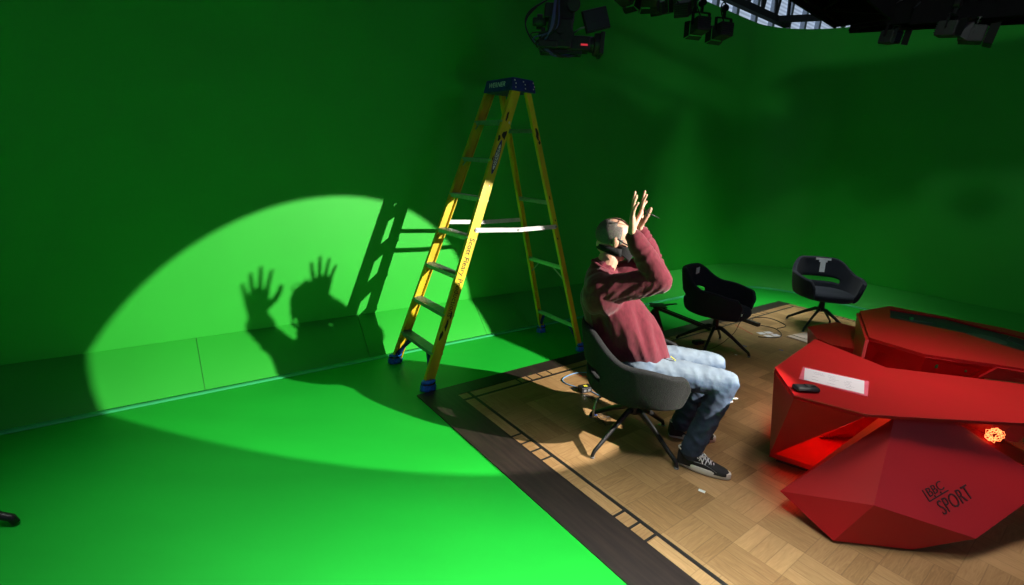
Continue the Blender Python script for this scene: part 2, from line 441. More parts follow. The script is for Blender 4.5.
dz = Mz.to_3x3() @ Vector((0, 0, 1)); out = Mz.to_3x3() @ Vector((0, 1, 0)); yv = out.cross(dz)
Mt = Matrix(((*dz, 0), (*yv, 0), (*out, 0), (0,0,0,1))).transposed(); Mt.translation = Mz @ Vector((0, .006, .62)); me.transform(Mt); link('lettering', me, 'ladder_scuff', pl)
# treads
for k in range(7):
    z = .275+.285*k; u = (z-.03)/(2.24-.03)
    p = FN0.lerp(FN1, u); q = FF0.lerp(FF1, u); c = (p+q)/2; w = (q-p).length-.006; dpt = .082
    m = MB(); m.box((c.x, c.y, z), (dpt, w, .005))
    for i in range(7): m.box((c.x-dpt/2+.008+i*.011, c.y, z+.0035), (.005, w, .004))
    m.box((c.x-dpt/2-.002, c.y, z-.012), (.004, w, .030)); m.box((c.x+dpt/2, c.y, z-.012), (.004, w, .030))
    st_ = m.build('step', 'aluminium', lad)
    if k in (6, 5):
        for e, pp in ((1, p), (-1, q)):
            m = MB(); m.beam((c.x-.036, pp.y+e*.006, z-.06), (c.x-.036, pp.y+e*.07, z-.01), .003, .014); m.build('step_brace', 'aluminium', st_)
# rear horizontals
for k, z in enumerate((.25, .812, 1.378, 1.937)):
    u = (z-.03)/(2.24-.03); p = BN0.lerp(BN1, u); q = BF0.lerp(BF1, u)
    m = MB(); m.beam(p, q, .030, .012, Vector((1, 0, 0))); m.beam(p+Vector((-.012, 0, -.008)), q+Vector((-.012, 0, -.008)), .004, .022, Z)
    b_ = m.build('rear_brace', 'aluminium', lad)
    if k in (0, 1):
        zz = -.13 if k == 1 else -.15
        for pp, e in ((p, 1), (q, -1)):
            m = MB()
            a0 = pp+Vector((.0, e*.012, zz)); a0.x += .04 if k else .045
            m.beam(a0, pp+Vector((0, e*(.16 if k else .10), -.01)), .003 if k else .028, .012)
            m.build('corner_brace', 'aluminium' if k else 'ladder_blue', b_)
# spreaders
for (p, q) in ((LP(.528, .118, 1.18), LP(1.338, .118, 1.18)), (LP(.52, .60, 1.18), LP(1.33, .585, 1.18))):
    mid = (p+q)/2+Vector((0, 0, -.012)); m = MB(); m.beam(p, mid, .006, .034, Z); m.beam(mid, q, .006, .034, Z)
    s_ = m.build('spreader', 'spreader_white', lad)
    for c in (p, mid, q): m = MB(); m.tube([c+Vector((0, -.008, 0)), c+Vector((0, .008, 0))], .010, 10); m.build('rivet', 'grey_metal', s_)
# top cap
m = MB(); zc0, zc1 = 2.205, 2.30
prof = [(-.125, .175), (.125, .175)]
vs = [LP(.835, .165, zc0), LP(1.07, .165, zc0), LP(1.07, .56, zc0), LP(.835, .56, zc0), LP(.85, .185, zc1), LP(1.05, .185, zc1), LP(1.05, .54, zc1), LP(.85, .54, zc1)]
m.add(vs, [(0,3,2,1),(4,5,6,7),(0,1,5,4),(1,2,6,5),(2,3,7,6),(3,0,4,7)])
cap = m.build('top_cap', 'ladder_blue', lad); rounding(cap, .012, 3)
for i in range(9):
    m = MB(); s = .855+.2*(i % 3)/2.2+random.random()*.02; z = 2.225+.025*(i//3)+random.random()*.008
    m.ball(LP(s, .168+.018*(z-2.205)/.095*1.1, z), .0065, seg=8, rings=5)
    m.build('rivet', 'logo_silver', cap)
me = text_mesh('WERNER', .055, .001); Mt = basis(LP(.838, .37, 2.253), (0, -1, 0), (.25, 0, 1)); me.transform(Mt); link('lettering', me, 'logo_silver', cap)
# braces low on the front rails + blue feet
for (p0, p1, e) in ((FN0, FN1, 1), (FF0, FF1, -1)):
    m = MB(); a0 = p0.lerp(p1, .02)+Vector((0, e*.012, 0)); a1 = p0.lerp(p1, .105)+Vector((0, e*.15, .0)); mid = (a0+a1)/2+Vector((0, -e*.014, .0))
    m.tube([a0, a0.lerp(mid, .5)+Vector((0, 0, 0)), mid, a1], [.02, .018, .017, .02], 8)
    m.build('corner_brace', 'ladder_blue', lad, True)
def bootie(c, r):
    m = MB(); seg = 18; rows = [(0, .8), (.004, 1.1), (.02, 1.12), (.04, .98), (.055, .82), (.062, .92), (.072, .98), (.078, .86)]
    vs = []; fs = []
    for (z, k) in rows:
        for i in range(seg):
            a = 2*pi*i/seg; rr = r*k*(1+.10*sin(5*a+z*60)+.06*sin(11*a)+.05*random.uniform(-1, 1))
            vs.append((c.x+rr*1.15*cos(a), c.y+rr*.8*sin(a), z))
    for j in range(len(rows)-1):
        for i in range(seg): fs.append((j*seg+i, j*seg+(i+1) % seg, (j+1)*seg+(i+1) % seg, (j+1)*seg+i))
    fs.append(tuple(range(seg-1, -1, -1))); fs.append(tuple(len(rows)*seg-seg+i for i in range(seg)))
    m.add(vs, fs); b_ = m.build('shoe_cover', 'bootie_blue', lad, True)
    m = MB(); m.tube([(c.x+r*.95*cos(a)*1.1, c.y+r*.8*sin(a), .057) for a in [2*pi*i/16 for i in range(17)]], .006, 8)
    m.build('tape_band', 'black_plastic', b_, True)
for p, r_ in ((FN0, .05), (FF0, .05), (BN0, .036), (BF0, .04)): bootie(p, r_)

# ------------------------------------------------------------------ swivel tub chairs
def chair_meshes():
    D = {}
    # shell: rows go from the bottom ring to the rim; theta 0 = back
    nth = 49; nv = 10; thm = radians(143)
    def rim(t):
        a = abs(t)
        def sm(x, a0, a1): x = max(0, min(1, (x-a0)/(a1-a0))); return x*x*(3-2*x)
        h = .795-.155*sm(a, radians(28), radians(82))
        h -= .035*sm(a, radians(85), radians(125))
        h -= .10*sm(a, radians(126), radians(144))**1.8
        return h
    def pos(t, v):
        h = rim(t); z0 = .405; z = z0+(h-z0)*v
        f = .84+.16*min(1, (v*1.05))**.6
        back = max(0, cos(t)); lean = .035*back*max(0, (z-.45)/.35)
        ca, sa = cos(t), sin(t)
        ex = .80
        x = -(.305*f+lean)*(abs(ca)**ex)*(1 if ca > 0 else -1); y = .315*f*(abs(sa)**ex)*(1 if sa > 0 else -1)
        return Vector((x, y, z))
    vs = []; fs = []; vals = [0, .06, .16, .285, .40, .50, .62, .76, .90, 1.0]
    for v in vals:
        for i in range(nth): vs.append(pos(-thm+2*thm*i/(nth-1), v))
    for j in range(len(vals)-1):
        for i in range(nth-1):
            t = -thm+2*thm*(i+.5)/(nth-1)
            if j == 3 and abs(t) < radians(46): continue
            fs.append((j*nth+i, j*nth+i+1, (j+1)*nth+i+1, (j+1)*nth+i))
    me = bpy.data.meshes.new('shell'); me.from_pydata([tuple(v) for v in vs], [], fs); me.update()
    o = bpy.data.objects.new('shell_tmp', me); COL.objects.link(o)
    s = o.modifiers.new('s', 'SOLIDIFY'); s.thickness = .046; s.offset = -1 ; s.use_even_offset = False
    b = o.modifiers.new('u', 'SUBSURF'); b.levels = 2; b.render_levels = 2
    bake(o); D['shell'] = o.data; bpy.data.objects.remove(o)
    # seat pad + underside bowl
    m = MB(); rows = [(.350, .30), (.354, .62), (.368, .86), (.392, .965), (.415, .985), (.440, .95), (.450, .85), (.447, .5), (.443, .1)]
    seg = 40; v2 = []; f2 = []
    for z, k in rows:
        for i in range(seg):
            a = 2*pi*i/seg; ca, sa = cos(a), sin(a)
            x = .285*k*(abs(ca)**.72)*(1 if ca > 0 else -1)+.012; y = .285*k*(abs(sa)**.78)*(1 if sa > 0 else -1)
            v2.append((x, y, z))
    for j in range(len(rows)-1):
        for i in range(seg): f2.append((j*seg+i, j*seg+(i+1) % seg, (j+1)*seg+(i+1) % seg, (j+1)*seg+i))
    f2.append(tuple(range(seg-1, -1, -1))); f2.append(tuple(len(rows)*seg-seg+i for i in range(seg)))
    m.add(v2, f2); D['seat'] = m.mesh('seat')
    m = MB(); m.tube([(0,0,.20), (0,0,.215), (0,0,.26), (0,0,.34)], [.030, .034, .030, .026], 18); m.tube([(0,0,.335), (0,0,.352)], [.09, .10], 18); D['column'] = m.mesh('column')
    m = MB(); m.tube([(.015, 0, .222), (.06, 0, .222), (.17, 0, .155), (.30, 0, .062), (.335, 0, .04), (.347, 0, .018), (.348, 0, .006)], [.022, .021, .017, .0145, .014, .013, .013], 10, sx=.8); D['leg'] = m.mesh('leg')
    m = MB(); m.tube([(.348, 0, .0), (.348, 0, .010)], [.015, .015], 12); D['glide'] = m.mesh('glide')
    return D
CM = chair_meshes()
def chair(loc, rz, legrot, felt, label, group=None):
    c = empty('swivel_chair', loc, rz, label, 'chair', group)
    def part(n, key, mat, par=None, M=None):
        me = CM[key].copy(); o = link(n, me, mat, par or c, True, M); return o
    auto(part('backrest_shell', 'shell', felt), 60); part('seat', 'seat', felt); auto(part('column', 'column', 'black_metal'))
    for k in range(4):
        M = Matrix.Rotation(legrot-rz+k*pi/2, 4, 'Z'); l = part('leg', 'leg', 'black_metal', None, M); part('glide', 'glide', 'grey_metal' , l)
    return c
z0 = .0062
# leg tips seen: atan2 of (.534-.815, 2.569-2.79)
ch1 = chair((.815, 2.79, z0), radians(-12), atan2(2.569-2.79, .534-.815), 'charcoal_felt', 'charcoal grey felt tub swivel chair the man is sitting in')
m = MB(); m.tube([(-.20, -.10, .335), (-.235, -.12, .31), (-.245, -.125, .25), (-.247, -.126, .19)], [.006, .006, .009, .007], 8); m.build('height_lever', 'grey_metal', ch1, True)
ch2 = chair((2.03, 4.60, z0), radians(-38), atan2(4.40-4.60, 2.28-2.03)+radians(4), 'navy_felt', 'empty black tub chair with a small white sticker inside its backrest')
m = MB(); m.box((-.258, .02, .745), (.006, .085, .06), Matrix.Rotation(radians(0), 4, 'Z')); st = m.build('sticker', 'white_tape', ch2)
m = MB(); m.box((.255, -.165, .44), (.006, .02, .018)); m.build('tag', 'white_tape', ch2)
ch3 = chair((3.63, 5.52, z0), radians(-98), atan2(5.268-5.52, 3.288-3.63), 'navy_felt', 'empty black tub chair with a white tape T on its backrest, farthest from the camera')
m = MB()
m.box((0, 0, .0), (.004, .17, .026)); m.box((0, 0, -.022), (.004, .09, .03)); m.box((0, 0, -.09), (.004, .058, .13))
m.build('tape_letter', 'white_tape', ch3, M=Matrix.Translation((-.268, .03, .775)) @ Matrix.Rotation(radians(-8), 4, 'Y'))
stand = empty('light_stand', (-2.85, 1.75, 0), 0, 'black light stand whose foot tip shows at the left edge on the green floor', 'stand')
m = MB(); m.tube([(0, 0, .10), (0, 0, 2.3)], .018, 12); m.build('pole', 'black_metal', stand, True)
for k in range(3):
    a = .07+k*2*pi/3; m = MB(); m.tube([(.02*cos(a), .02*sin(a), .16), (.25*cos(a), .25*sin(a), .075), (.62*cos(a), .62*sin(a), .05), (.685*cos(a), .685*sin(a), .035), (.70*cos(a), .70*sin(a), .008)], [.016, .018, .018, .018, .016], 10); m.build('leg', 'black_metal', stand, True)

# ------------------------------------------------------------------ presenter desk
desk = empty('news_desk', (1.9, 2.3, 0), 0, 'faceted glossy red studio presenter desk with angular counters and glowing red underside', 'desk')
DO = Vector((1.9, 2.3, 0))
def dpoly(name, mat, vs, fs, par=None):
    m = MB(); m.add([Vector(v)-DO for v in vs], fs); return m.build(name, mat, par or desk)
def slab(name, mat, top, z1, th, par=None, inset=None):
    n = len(top); b = inset or top
    vs = [(x, y, z1) for x, y in top]+[(x, y, z1-th) for x, y in b]
    return dpoly(name, mat, vs, [tuple(range(n)), tuple(range(2*n-1, n-1, -1))]+[(i, n+i, n+(i+1) % n, (i+1) % n) for i in range(n)], par)
H1 = .60
front_top = [(1.510, 2.344), (1.772, 2.185), (1.915, 2.181), (2.223, 2.184), (2.559, 2.188), (3.184, 2.269), (3.532, 2.455), (3.036, 2.696), (2.342, 2.825), (2.179, 3.297), (1.596, 2.715)]
ct = slab('countertop', 'red_gloss', front_top, H1, .018)
# left prow: facets from the countertop edge down to the foot
V9, V8, V1, V2 = (1.501, 2.330, 0.586), (1.761, 2.172, 0.586), (1.586, 2.700, 0.586), (2.167, 3.278, 0.586)
B1 = (1.632, 2.640, 0.050)
dpoly('left_leg', 'red_gloss', [V9, V8, V1, V2, B1, (1.780, 2.800, 0.050), (1.885, 2.684, 0.440)], [(2, 0, 4), (0, 1, 4), (2, 4, 5, 3), (1, 6, 4), (6, 3, 5), (4, 6, 5)])
# low inner shelf and black plinth
slab('base_shelf', 'red_gloss', [(1.632, 2.640), (1.855, 2.50), (2.25, 2.36), (2.9, 2.45), (2.9, 3.2), (2.1, 3.2)], .075, .03)
slab('plinth', 'black_plinth', [(1.69, 2.655), (1.87, 2.54), (2.25, 2.40), (2.85, 2.48), (2.85, 3.15), (2.12, 3.15)], .045, .039)
dpoly('inner_facet', 'red_gloss', [(2.045, 2.835, 0.080), (2.453, 2.698, 0.496), (3.233, 2.698, 0.496), (2.936, 2.936, 0.080), (2.222, 2.929, 0.064), (2.929, 3.030, 0.064)], [(0, 1, 2, 3), (0, 3, 5, 4), (1, 4, 5, 2), (0, 4, 1), (3, 2, 5)])
# front gem plinth carrying the lettering
B_, C_, E_, G_, I_, H_ = (1.970, 2.243, 0.560), (1.755, 1.971, 0.240), (2.240, 1.935, 0.120), (2.732, 2.131, 0.299), (2.619, 2.171, 0.367), (2.297, 2.275, 0.551)
A_, D_ = (1.467, 2.217, .11), (1.622, 1.982, .02)
gem = MB(); gv = [A_, B_, C_, D_, E_, G_, I_, H_, (1.985, 1.955, .02), (2.22, 2.02, .02), (2.55, 2.6, .02), (2.30, 2.5, .02), (2.12, 2.42, .55), (2.4, 2.5, .55), (2.85, 2.3, .33)]
bm = bmesh.new()
for v in gv: bm.verts.new(Vector(v)-DO)
bmesh.ops.convex_hull(bm, input=bm.verts[:]); 
bmesh.ops.delete(bm, geom=[v for v in bm.verts if not v.link_faces], context='VERTS')
bmesh.ops.dissolve_limit(bm, angle_limit=radians(2), verts=bm.verts[:], edges=bm.edges[:])
me = bpy.data.meshes.new('front_plinth'); bm.to_mesh(me); bm.free(); gemo = link('front_plinth', me, 'red_gloss', desk)
m = MB(); m.add([Vector(v)-DO for v in [(1.66, 2.02, .0062), (1.80, 2.075, .0062), (2.02, 2.12, .0062), (2.27, 2.18, .0062), (2.45, 2.4, .0062), (1.78, 2.4, .0062), (1.66, 2.02, .03), (1.80, 2.075, .03), (2.02, 2.12, .03), (2.27, 2.18, .03), (2.45, 2.4, .03), (1.78, 2.4, .03)]],
      [(5,4,3,2,1,0), (6,7,8,9,10,11)]+[(i, (i+1) % 6, 6+(i+1) % 6, 6+i) for i in range(6)]); m.build('plinth', 'black_plinth', desk)
# engraved lettering on the gem face
PN = Vector((.09257, -.78792, .60879)).normalized()
def face_text(body, size, c, xdir, sx=1.):
    me = text_mesh(body, size, .0012, sx=sx); c = Vector(c)-DO+PN*.0015
    x = Vector(xdir); x = (x-PN*x.dot(PN)).normalized(); y = PN.cross(x)
    M = Matrix(((*x, 0), (*y, 0), (*PN, 0), (0,0,0,1))).transposed(); M.translation = c
    me.transform(M); return link('lettering', me, 'engraved', gemo)
xd = (.178, .066, .059)
face_text('SPORT', .092, (2.185, 2.030, .252), xd, .76)
face_text('BBC', .058, (2.092, 2.050, .292), xd, 1.0)
m = MB(); x = Vector(xd); x = (x-PN*x.dot(PN)).normalized(); y = PN.cross(x)
def onface(c, u, v): return Vector(c)-DO+x*u+y*v+PN*.0015
c0 = (2.092, 2.050, .290)
for (u0, v0, u1, v1) in ((-.064, -.030, .064, -.030), (-.064, -.030, -.064, .026), (-.020, -.030, -.020, -.018), (.020, -.030, .020, -.018)):
    m.beam(onface(c0, u0, v0), onface(c0, u1, v1), .006, .002, PN)
m.build('letter_frame', 'engraved', gemo)
# rear counter with a recessed screen, built as a ring round the recess
rz = .60
outer = [(2.642, 3.408), (2.818, 3.112), (3.202, 2.995), (3.705, 2.802), (4.400, 2.953), (4.342, 3.416), (4.087, 3.881), (3.520, 4.397), (3.073, 4.149)]
slot = [(3.217, 3.984), (3.562, 3.674), (3.622, 3.459), (3.673, 3.301), (3.995, 3.242), (4.122, 3.381), (3.937, 3.798), (3.785, 4.102), (3.448, 4.298)]
m = MB(); vt = [Vector((x_, y_, rz))-DO for x_, y_ in outer]; vb = [Vector((x_, y_, rz-.022))-DO for x_, y_ in outer]; si = [Vector((x_, y_, rz))-DO for x_, y_ in slot]; sb = [Vector((x_, y_, rz-.014))-DO for x_, y_ in slot]
vs = vt+vb+si+sb
pairs = [(0, 0), (1, 0), (2, 1), (3, 2), (3, 3), (4, 4), (5, 5), (6, 6), (6, 7), (7, 8), (8, 8), (8, 0)]
ring = [(0, 1, 18), (1, 2, 19, 18), (2, 3, 21, 20, 19), (3, 4, 22, 21), (4, 5, 23, 22), (5, 6, 24, 23), (6, 7, 26, 25, 24), (7, 8, 18, 26), (8, 0, 18)]
fs = ring+[(i, 9+i, 9+(i+1) % 9, (i+1) % 9) for i in range(9)]+[(18+i, 18+(i+1) % 9, 27+(i+1) % 9, 27+i) for i in range(9)]
m.add(vs, fs); rear = m.build('rear_countertop', 'red_gloss', desk)
m = MB(); m.add([p+Vector((0, 0, -.002)) for p in sb]+[p+Vector((0, 0, -.02)) for p in sb], [tuple(range(9)), tuple(range(17, 8, -1))]+[(i, (i+1) % 9, 9+(i+1) % 9, 9+i) for i in range(9)])
scr = m.build('screen', 'screen_glass', rear)
m = MB(); m.tube([Vector((3.68, 3.60, 0.5845))-DO, Vector((3.68, 3.60, 0.586))-DO], .12, 32); m.build('screen_disc', 'screen_grey', scr)
m = MB()
for pts in ([(3.345, 4.053, 0.587), (3.383, 3.954, 0.589), (3.415, 3.837, 0.587)], [(3.402, 3.996, 0.587), (3.522, 3.933, 0.591), (3.563, 3.963, 0.587)], [(3.837, 3.426, 0.587), (3.819, 3.578, 0.596), (3.945, 3.682, 0.589)]):
    m = MB(); m.tube([Vector(p)-DO for p in pts], .0016, 5); m.build('loose_wire', 'grey_metal', scr)
m = MB(); m.box(Vector((3.432, 4.027, 0.594))-DO, (.02, .02, .02)); m.build('tape_marker', 'green_tape_mark', scr)
def facet(name, q, th=.02, mat='red_gloss'):
    q = [Vector(p) for p in q]; nn = (q[1]-q[0]).cross(q[-1]-q[0]).normalized()*th
    if nn.y < 0: nn = -nn
    n = len(q); return dpoly(name, mat, [*q, *[p+nn for p in q]], [tuple(range(n)), tuple(range(2*n-1, n-1, -1))]+[(i, (i+1) % n, n+(i+1) % n, n+i) for i in range(n)])
facet('front_panel', [(2.642, 3.40, .58), (2.818, 3.108, .58), (2.90, 3.23, .25), (2.62, 3.50, .25)])
fp = facet('front_panel', [(2.818, 3.108, .58), (3.202, 2.995, .58), (3.26, 3.15, .42), (2.90, 3.23, .25)])
for c_ in ((2.925, 3.125, .515), (3.09, 3.085, .515)):
    m = MB(); m.box(Vector(c_)-DO, (.012, .012, .026)); m.build('tape_marker', 'green_tape_mark', fp)
facet('front_panel', [(3.181, 2.976, 0.584), (3.682, 2.784, 0.584), (3.623, 2.899, 0.496), (3.121, 3.010, 0.496)])
facet('side_panel', [(3.105, 3.017, 0.480), (3.623, 2.899, 0.496), (3.442, 2.936, 0.080), (2.784, 2.987, 0.080)])
facet('side_panel', [(2.625, 3.386, 0.584), (3.053, 4.122, 0.584), (2.700, 3.500, 0.060), (2.420, 3.100, 0.060)])
facet('back_panel', [(3.053, 4.122, 0.584), (3.498, 4.369, 0.584), (3.040, 3.700, 0.060), (2.700, 3.520, 0.060)])
facet('back_panel', [(3.498, 4.369, 0.584), (4.061, 3.857, 0.584), (3.450, 3.300, 0.060), (3.040, 3.700, 0.060)])
slab('plinth', 'black_plinth', [(2.45, 3.15), (2.8, 2.98), (3.4, 2.95), (3.42, 3.28), (3.03, 3.66), (2.72, 3.5)], .06, .0538)
# low side block on the far left of the desk
lb = [(2.702, 4.235), (2.605, 3.915), (2.644, 3.775), (2.819, 3.684), (2.925, 3.857), (3.213, 4.329), (3.087, 4.442)]
lbb = [(2.752, 4.182), (2.708, 3.965), (2.741, 3.900), (2.860, 3.813), (2.925, 3.900), (3.120, 4.258), (3.055, 4.333)]
slab('low_side_block', 'red_gloss', lb, .40, .385, None, lbb)
dpoly('low_side_facet', 'red_gloss', [(3.214, 4.330, 0.401), (3.166, 4.098, 0.448), (2.819, 3.685, 0.401), (3.054, 4.148, 0.588), (3.132, 3.928, 0.320)], [(0, 2, 1), (0, 1, 4), (1, 2, 4), (0, 4, 2)])
slab('plinth', 'black_plinth', [(2.56, 3.84), (2.53, 3.68), (2.65, 3.56), (2.86, 3.93), (2.82, 3.97)], .03, .0238)
# right-hand leg between countertop and floor, with the glowing LED coil
facet('right_leg', [(2.15, 2.35, .58), (2.50, 2.27, .58), (2.53, 2.30, .40), (2.50, 2.50, .08), (2.15, 2.50, .08)])
facet('right_leg', [(2.50, 2.27, .58), (2.62, 2.26, .58), (2.56, 2.50, .08), (2.53, 2.30, .40)])
m = MB(); pts = []
cc = Vector((2.477, 2.235, .505))-DO
for i in range(80):
    a = i*.55; r_ = .012+.026*abs(sin(i*.87)); pts.append(cc+Vector((r_*cos(a)*1.2, -.01+.014*sin(i*.9), r_*sin(a))))
m.tube(pts, .0014, 5); led = m.build('led_coil', 'led_orange', desk, True)
m = MB(); m.beam(Vector((1.859, 2.708, 0.578))-DO, Vector((2.238, 2.777, 0.578))-DO, .012, .008); m.build('led_strip', 'led_red', desk)
m = MB(); m.beam(Vector((1.750, 2.420, 0.040))-DO, Vector((2.450, 2.420, 0.040))-DO, .012, .008); m.build('led_strip', 'led_red', desk)
for i in range(len(front_top)-1):
    if i in (5, 6): continue
    m = MB(); p, q = front_top[i], front_top[i+1]; m.beam(Vector((*p, H1-.002))-DO, Vector((*q, H1-.002))-DO, .003, .003); m.build('edge_trim', 'red_edge', ct)

# things lying on the counter
fo = MB(); fo.prism([(1.651, 2.560), (1.783, 2.748), (2.066, 2.583), (1.917, 2.378)], .6002, .6035); o = fo.build('folder', 'pink_folder'); tag(o, 'pink folder lying flat on the front counter under white paper', 'folder')
fo = MB(); fo.prism([(1.674, 2.550), (1.779, 2.725), (2.040, 2.584), (1.916, 2.406)], .6037, .6048); o = fo.build('script_paper', 'paper'); tag(o, 'white printed script sheet lying on the pink folder on the red counter', 'paper')
m = MB(); pa, pb, pd = Vector((1.674, 2.550)), Vector((1.916, 2.406)), Vector((1.779, 2.725))
ux, uy = (pb-pa), (pd-pa)
for j in range(6):
    for i in range(3):
        if random.random() < .35: continue
        s0 = .12+i*.28+random.random()*.05; p = pa+ux*s0+uy*(.18+j*.125); q = pa+ux*(s0+.08+random.random()*.12)+uy*(.18+j*.125)
        m.beam((*p, .6049), (*q, .6049), .0018, .0004)
m.build('printing', 'paper_ink', o)
ph = empty('glasses_case', (1.607, 2.414, .6002), radians(2), 'black rounded case on the corner of the front counter beside the paper', 'case')
m = MB(); m.box((0, 0, .014), (.125, .062, .026), None, .010); cobj = m.build('case_body', 'black_plastic', ph, True)
m = MB(); m.box((.02, .002, .029), (.05, .030, .005), None, .002); m.build('case_clip', 'dark_grey', ph, True)
m = MB(); m.tube([(-.058, -.031, .014), (0, -.0325, .014), (.058, -.031, .014)], .0016, 6); m.build('case_seam', 'dark_grey', ph)

# ------------------------------------------------------------------ the seated man
man = empty('person', (.85, 2.79, 0), 0, 'seated bald man in maroon sweatshirt and jeans holding both hands up before his face', 'person')
MO = Vector((.85, 2.79, 0))
def mv(p): return Vector(p)-MO
def L_(*ps): return [mv(p) for p in ps]
shR, shL = (.500, 2.655, 1.020), (.560, 2.975, 1.020)
elR, elL = (.788, 2.555, 1.122), (.855, 2.93, 1.128)
wrR, wrL = (.618, 2.58, 1.358), (.712, 2.81, 1.355)
hipR, hipL = (.765, 2.695, .535), (.79, 2.885, .535)
knR, knL = (1.285, 2.64, .515), (1.305, 2.895, .525)
anR, anL = (1.10, 2.545, .10), (1.14, 2.865, .10)
neck = (.525, 2.82, 1.09); head = Vector((.575, 2.822, 1.285))
body = MB()
body.limb(L_((.76, 2.79, .55), (.69, 2.80, .75), (.58, 2.81, .95)), [.13, .125, .12], 1.15, up=(1, 0, .3))
body.limb(L_((.520, 2.815, 1.0), (.53, 2.82, 1.09), (.555, 2.82, 1.18)), [.060, .060, .060])
for S, E, W_ in ((shR, elR, wrR), (shL, elL, wrL)): body.limb(L_(S, E, W_), [.042, .036, .026])
for Hh, K, An in ((hipR, knR, anR), (hipL, knL, anL)): body.limb(L_(Hh, K, An), [.078, .056, .030]); body.limb(L_(An, (An[0]+.09, An[1]-.035, .052)), [.030, .022])
# head (profile faces +x, pitched a little forward)
Rh = Matrix.Translation(mv(head)) @ Matrix.Rotation(radians(-6), 4, 'Z') @ Matrix.Rotation(radians(10), 4, 'Y')
def hb(c, r, b=body): b.ball(c, r, Rh, 24, 16)
hb((-.012, 0, .040), (.100, .078, .092)); hb((.030, 0, .015), (.072, .066, .088)); hb((.034, 0, -.045), (.058, .052, .062)); hb((.062, 0, -.085), (.026, .028, .022))
hb((.086, 0, .032), (.018, .045, .013)); hb((-.035, 0, -.03), (.062, .060, .060))
for yy in (-.03, .03): hb((.088, yy, .012), (.013, .014, .010))
body.caps(Rh @ Vector((.096, 0, .018)), Rh @ Vector((.116, 0, -.016)), .009, .013); hb((.098, 0, -.048), (.012, .024, .009))
for e in (-1, 1):
    hb((.002, e*.078, .0), (.020, .010, .031)); hb((-.004, e*.084, .012), (.014, .007, .018))
# hands: palm towards the lamp, fingers up and spread
def hand(w, inner, tilt, fan):
    """w wrist, inner = +1/-1 side on which the thumb sits (world y)"""
    w = mv(w); HS = 1.16; up = Vector((tilt[0], tilt[1], 1)).normalized(); pn = Vector((.97, -.22, -.05)); pn = (pn-up*pn.dot(up)).normalized()
    side = up.cross(pn)*inner                                  # towards the thumb
    if side.y*inner < 0: side = -side
    h = MB()
    kn = []; w0 = w.copy(); w = Vector((0, 0, 0))
    for i, (o_, l_) in enumerate(((.031, .088), (.010, .094), (-.011, .088), (-.031, .080))):
        base = w+up*.010+side*o_*.55; k = w+up*l_+side*o_
        h.caps(base, k, .0145, .0112); kn.append(k)
    h.caps(w, w+up*.03, .024, .020, sx=.8)
    h.caps(w+up*.03+side*.012, w+up*.075+side*.0, .017, .014); 
    L1 = ((.040, .026, .021), (.045, .030, .022), (.041, .028, .021), (.031, .021, .019))
    ang = (fan, fan*.30, -fan*.38, -fan*1.05); curl = (.16, .08, .14, .26)
    for k, ls, a, c in zip(kn, L1, ang, curl):
        d = (up*cos(a)+side*sin(a)).normalized(); p = k; r_ = .0092
        for j, l in enumerate(ls):
            dd = (d+pn*(c*(j+.6))).normalized(); q = p+dd*l; h.caps(p, q, r_, r_-.0009, 12); p = q; r_ -= .0009
    t0 = w+up*.028+side*.022; t1 = t0+(side*.75+up*.62+pn*.45).normalized()*.042; t2 = t1+(side*.45+up*.85+pn*.45).normalized()*.034; t3 = t2+(side*.2+up*.95+pn*.35).normalized()*.027
    h.caps(t0, t1, .0165, .0125); h.caps(t1, t2, .0118, .0105); h.caps(t2, t3, .0105, .0088)
    h.v = [tuple(w0+Vector(v)*HS) for v in h.v]
    return h
hR = hand(wrR, 1, (-.10, .06), .20); hL = hand(wrL, -1, (-.02, .12), .22)
body.add(hR.v, hR.f); body.add(hL.v, hL.f)
bo = body.build('body', 'skin', man); fuse(bo, .0042, 5)
bo['label'] = 'bald head and raised hands of the man'
# short hair round the back and sides of the head
h = MB()
h.ball((-.014, 0, .036), (.103, .081, .092), Rh, 32, 24); hm = h.mesh('hair')
Ri = Rh.inverted(); bm = bmesh.new(); bm.from_mesh(hm); kill = []
for v in bm.verts:
    q = Ri @ v.co
    if q.z < -.028 or q.x > .042-.75*max(0, q.z-.05)+.006*sin(q.z*300)+.006*sin(q.y*170) or q.z > .115+.004*sin(q.y*200): kill.append(v)
bmesh.ops.delete(bm, geom=kill, context='VERTS'); bm.to_mesh(hm); bm.free()
ho = link('hair', hm, 'hair_grey', man, True)
s_ = ho.modifiers.new('s', 'SOLIDIFY'); s_.thickness = .003; s_.offset = 0; bake(ho); ho.data.shade_smooth()
# face mask with bands
m = MB(); rows = []
nU, nV = 17, 9; vs = []; fs = []
for j in range(nV):
    v = j/(nV-1)
    for i in range(nU):
        u = -1+2*i/(nU-1); a = u*radians(84)
        zc = .004-.112*v*(1-.12*abs(u)) - .018*abs(u)*(1-v)*1 + .035*abs(u)*v
        prot = (.128-.012*abs(v-.35)) * (1-.0*abs(u)); wy = .070
        x_ = .022+prot*.86*cos(a)**.8 * (1-.25*max(0, v-.6)) if abs(u) < 1 else .022
        vs.append(Rh @ Vector((x_, wy*sin(a)*(1.06-.12*v), zc)))
for j in range(nV-1):
    for i in range(nU-1): fs.append((j*nU+i, j*nU+i+1, (j+1)*nU+i+1, (j+1)*nU+i))
mm = MB(); mm.add(vs, fs); mo = mm.build('face_mask', 'mask_cloth', man, True)
s_ = mo.modifiers.new('s', 'SOLIDIFY'); s_.thickness = .004; s_.offset = 1; bake(mo)
m = MB()
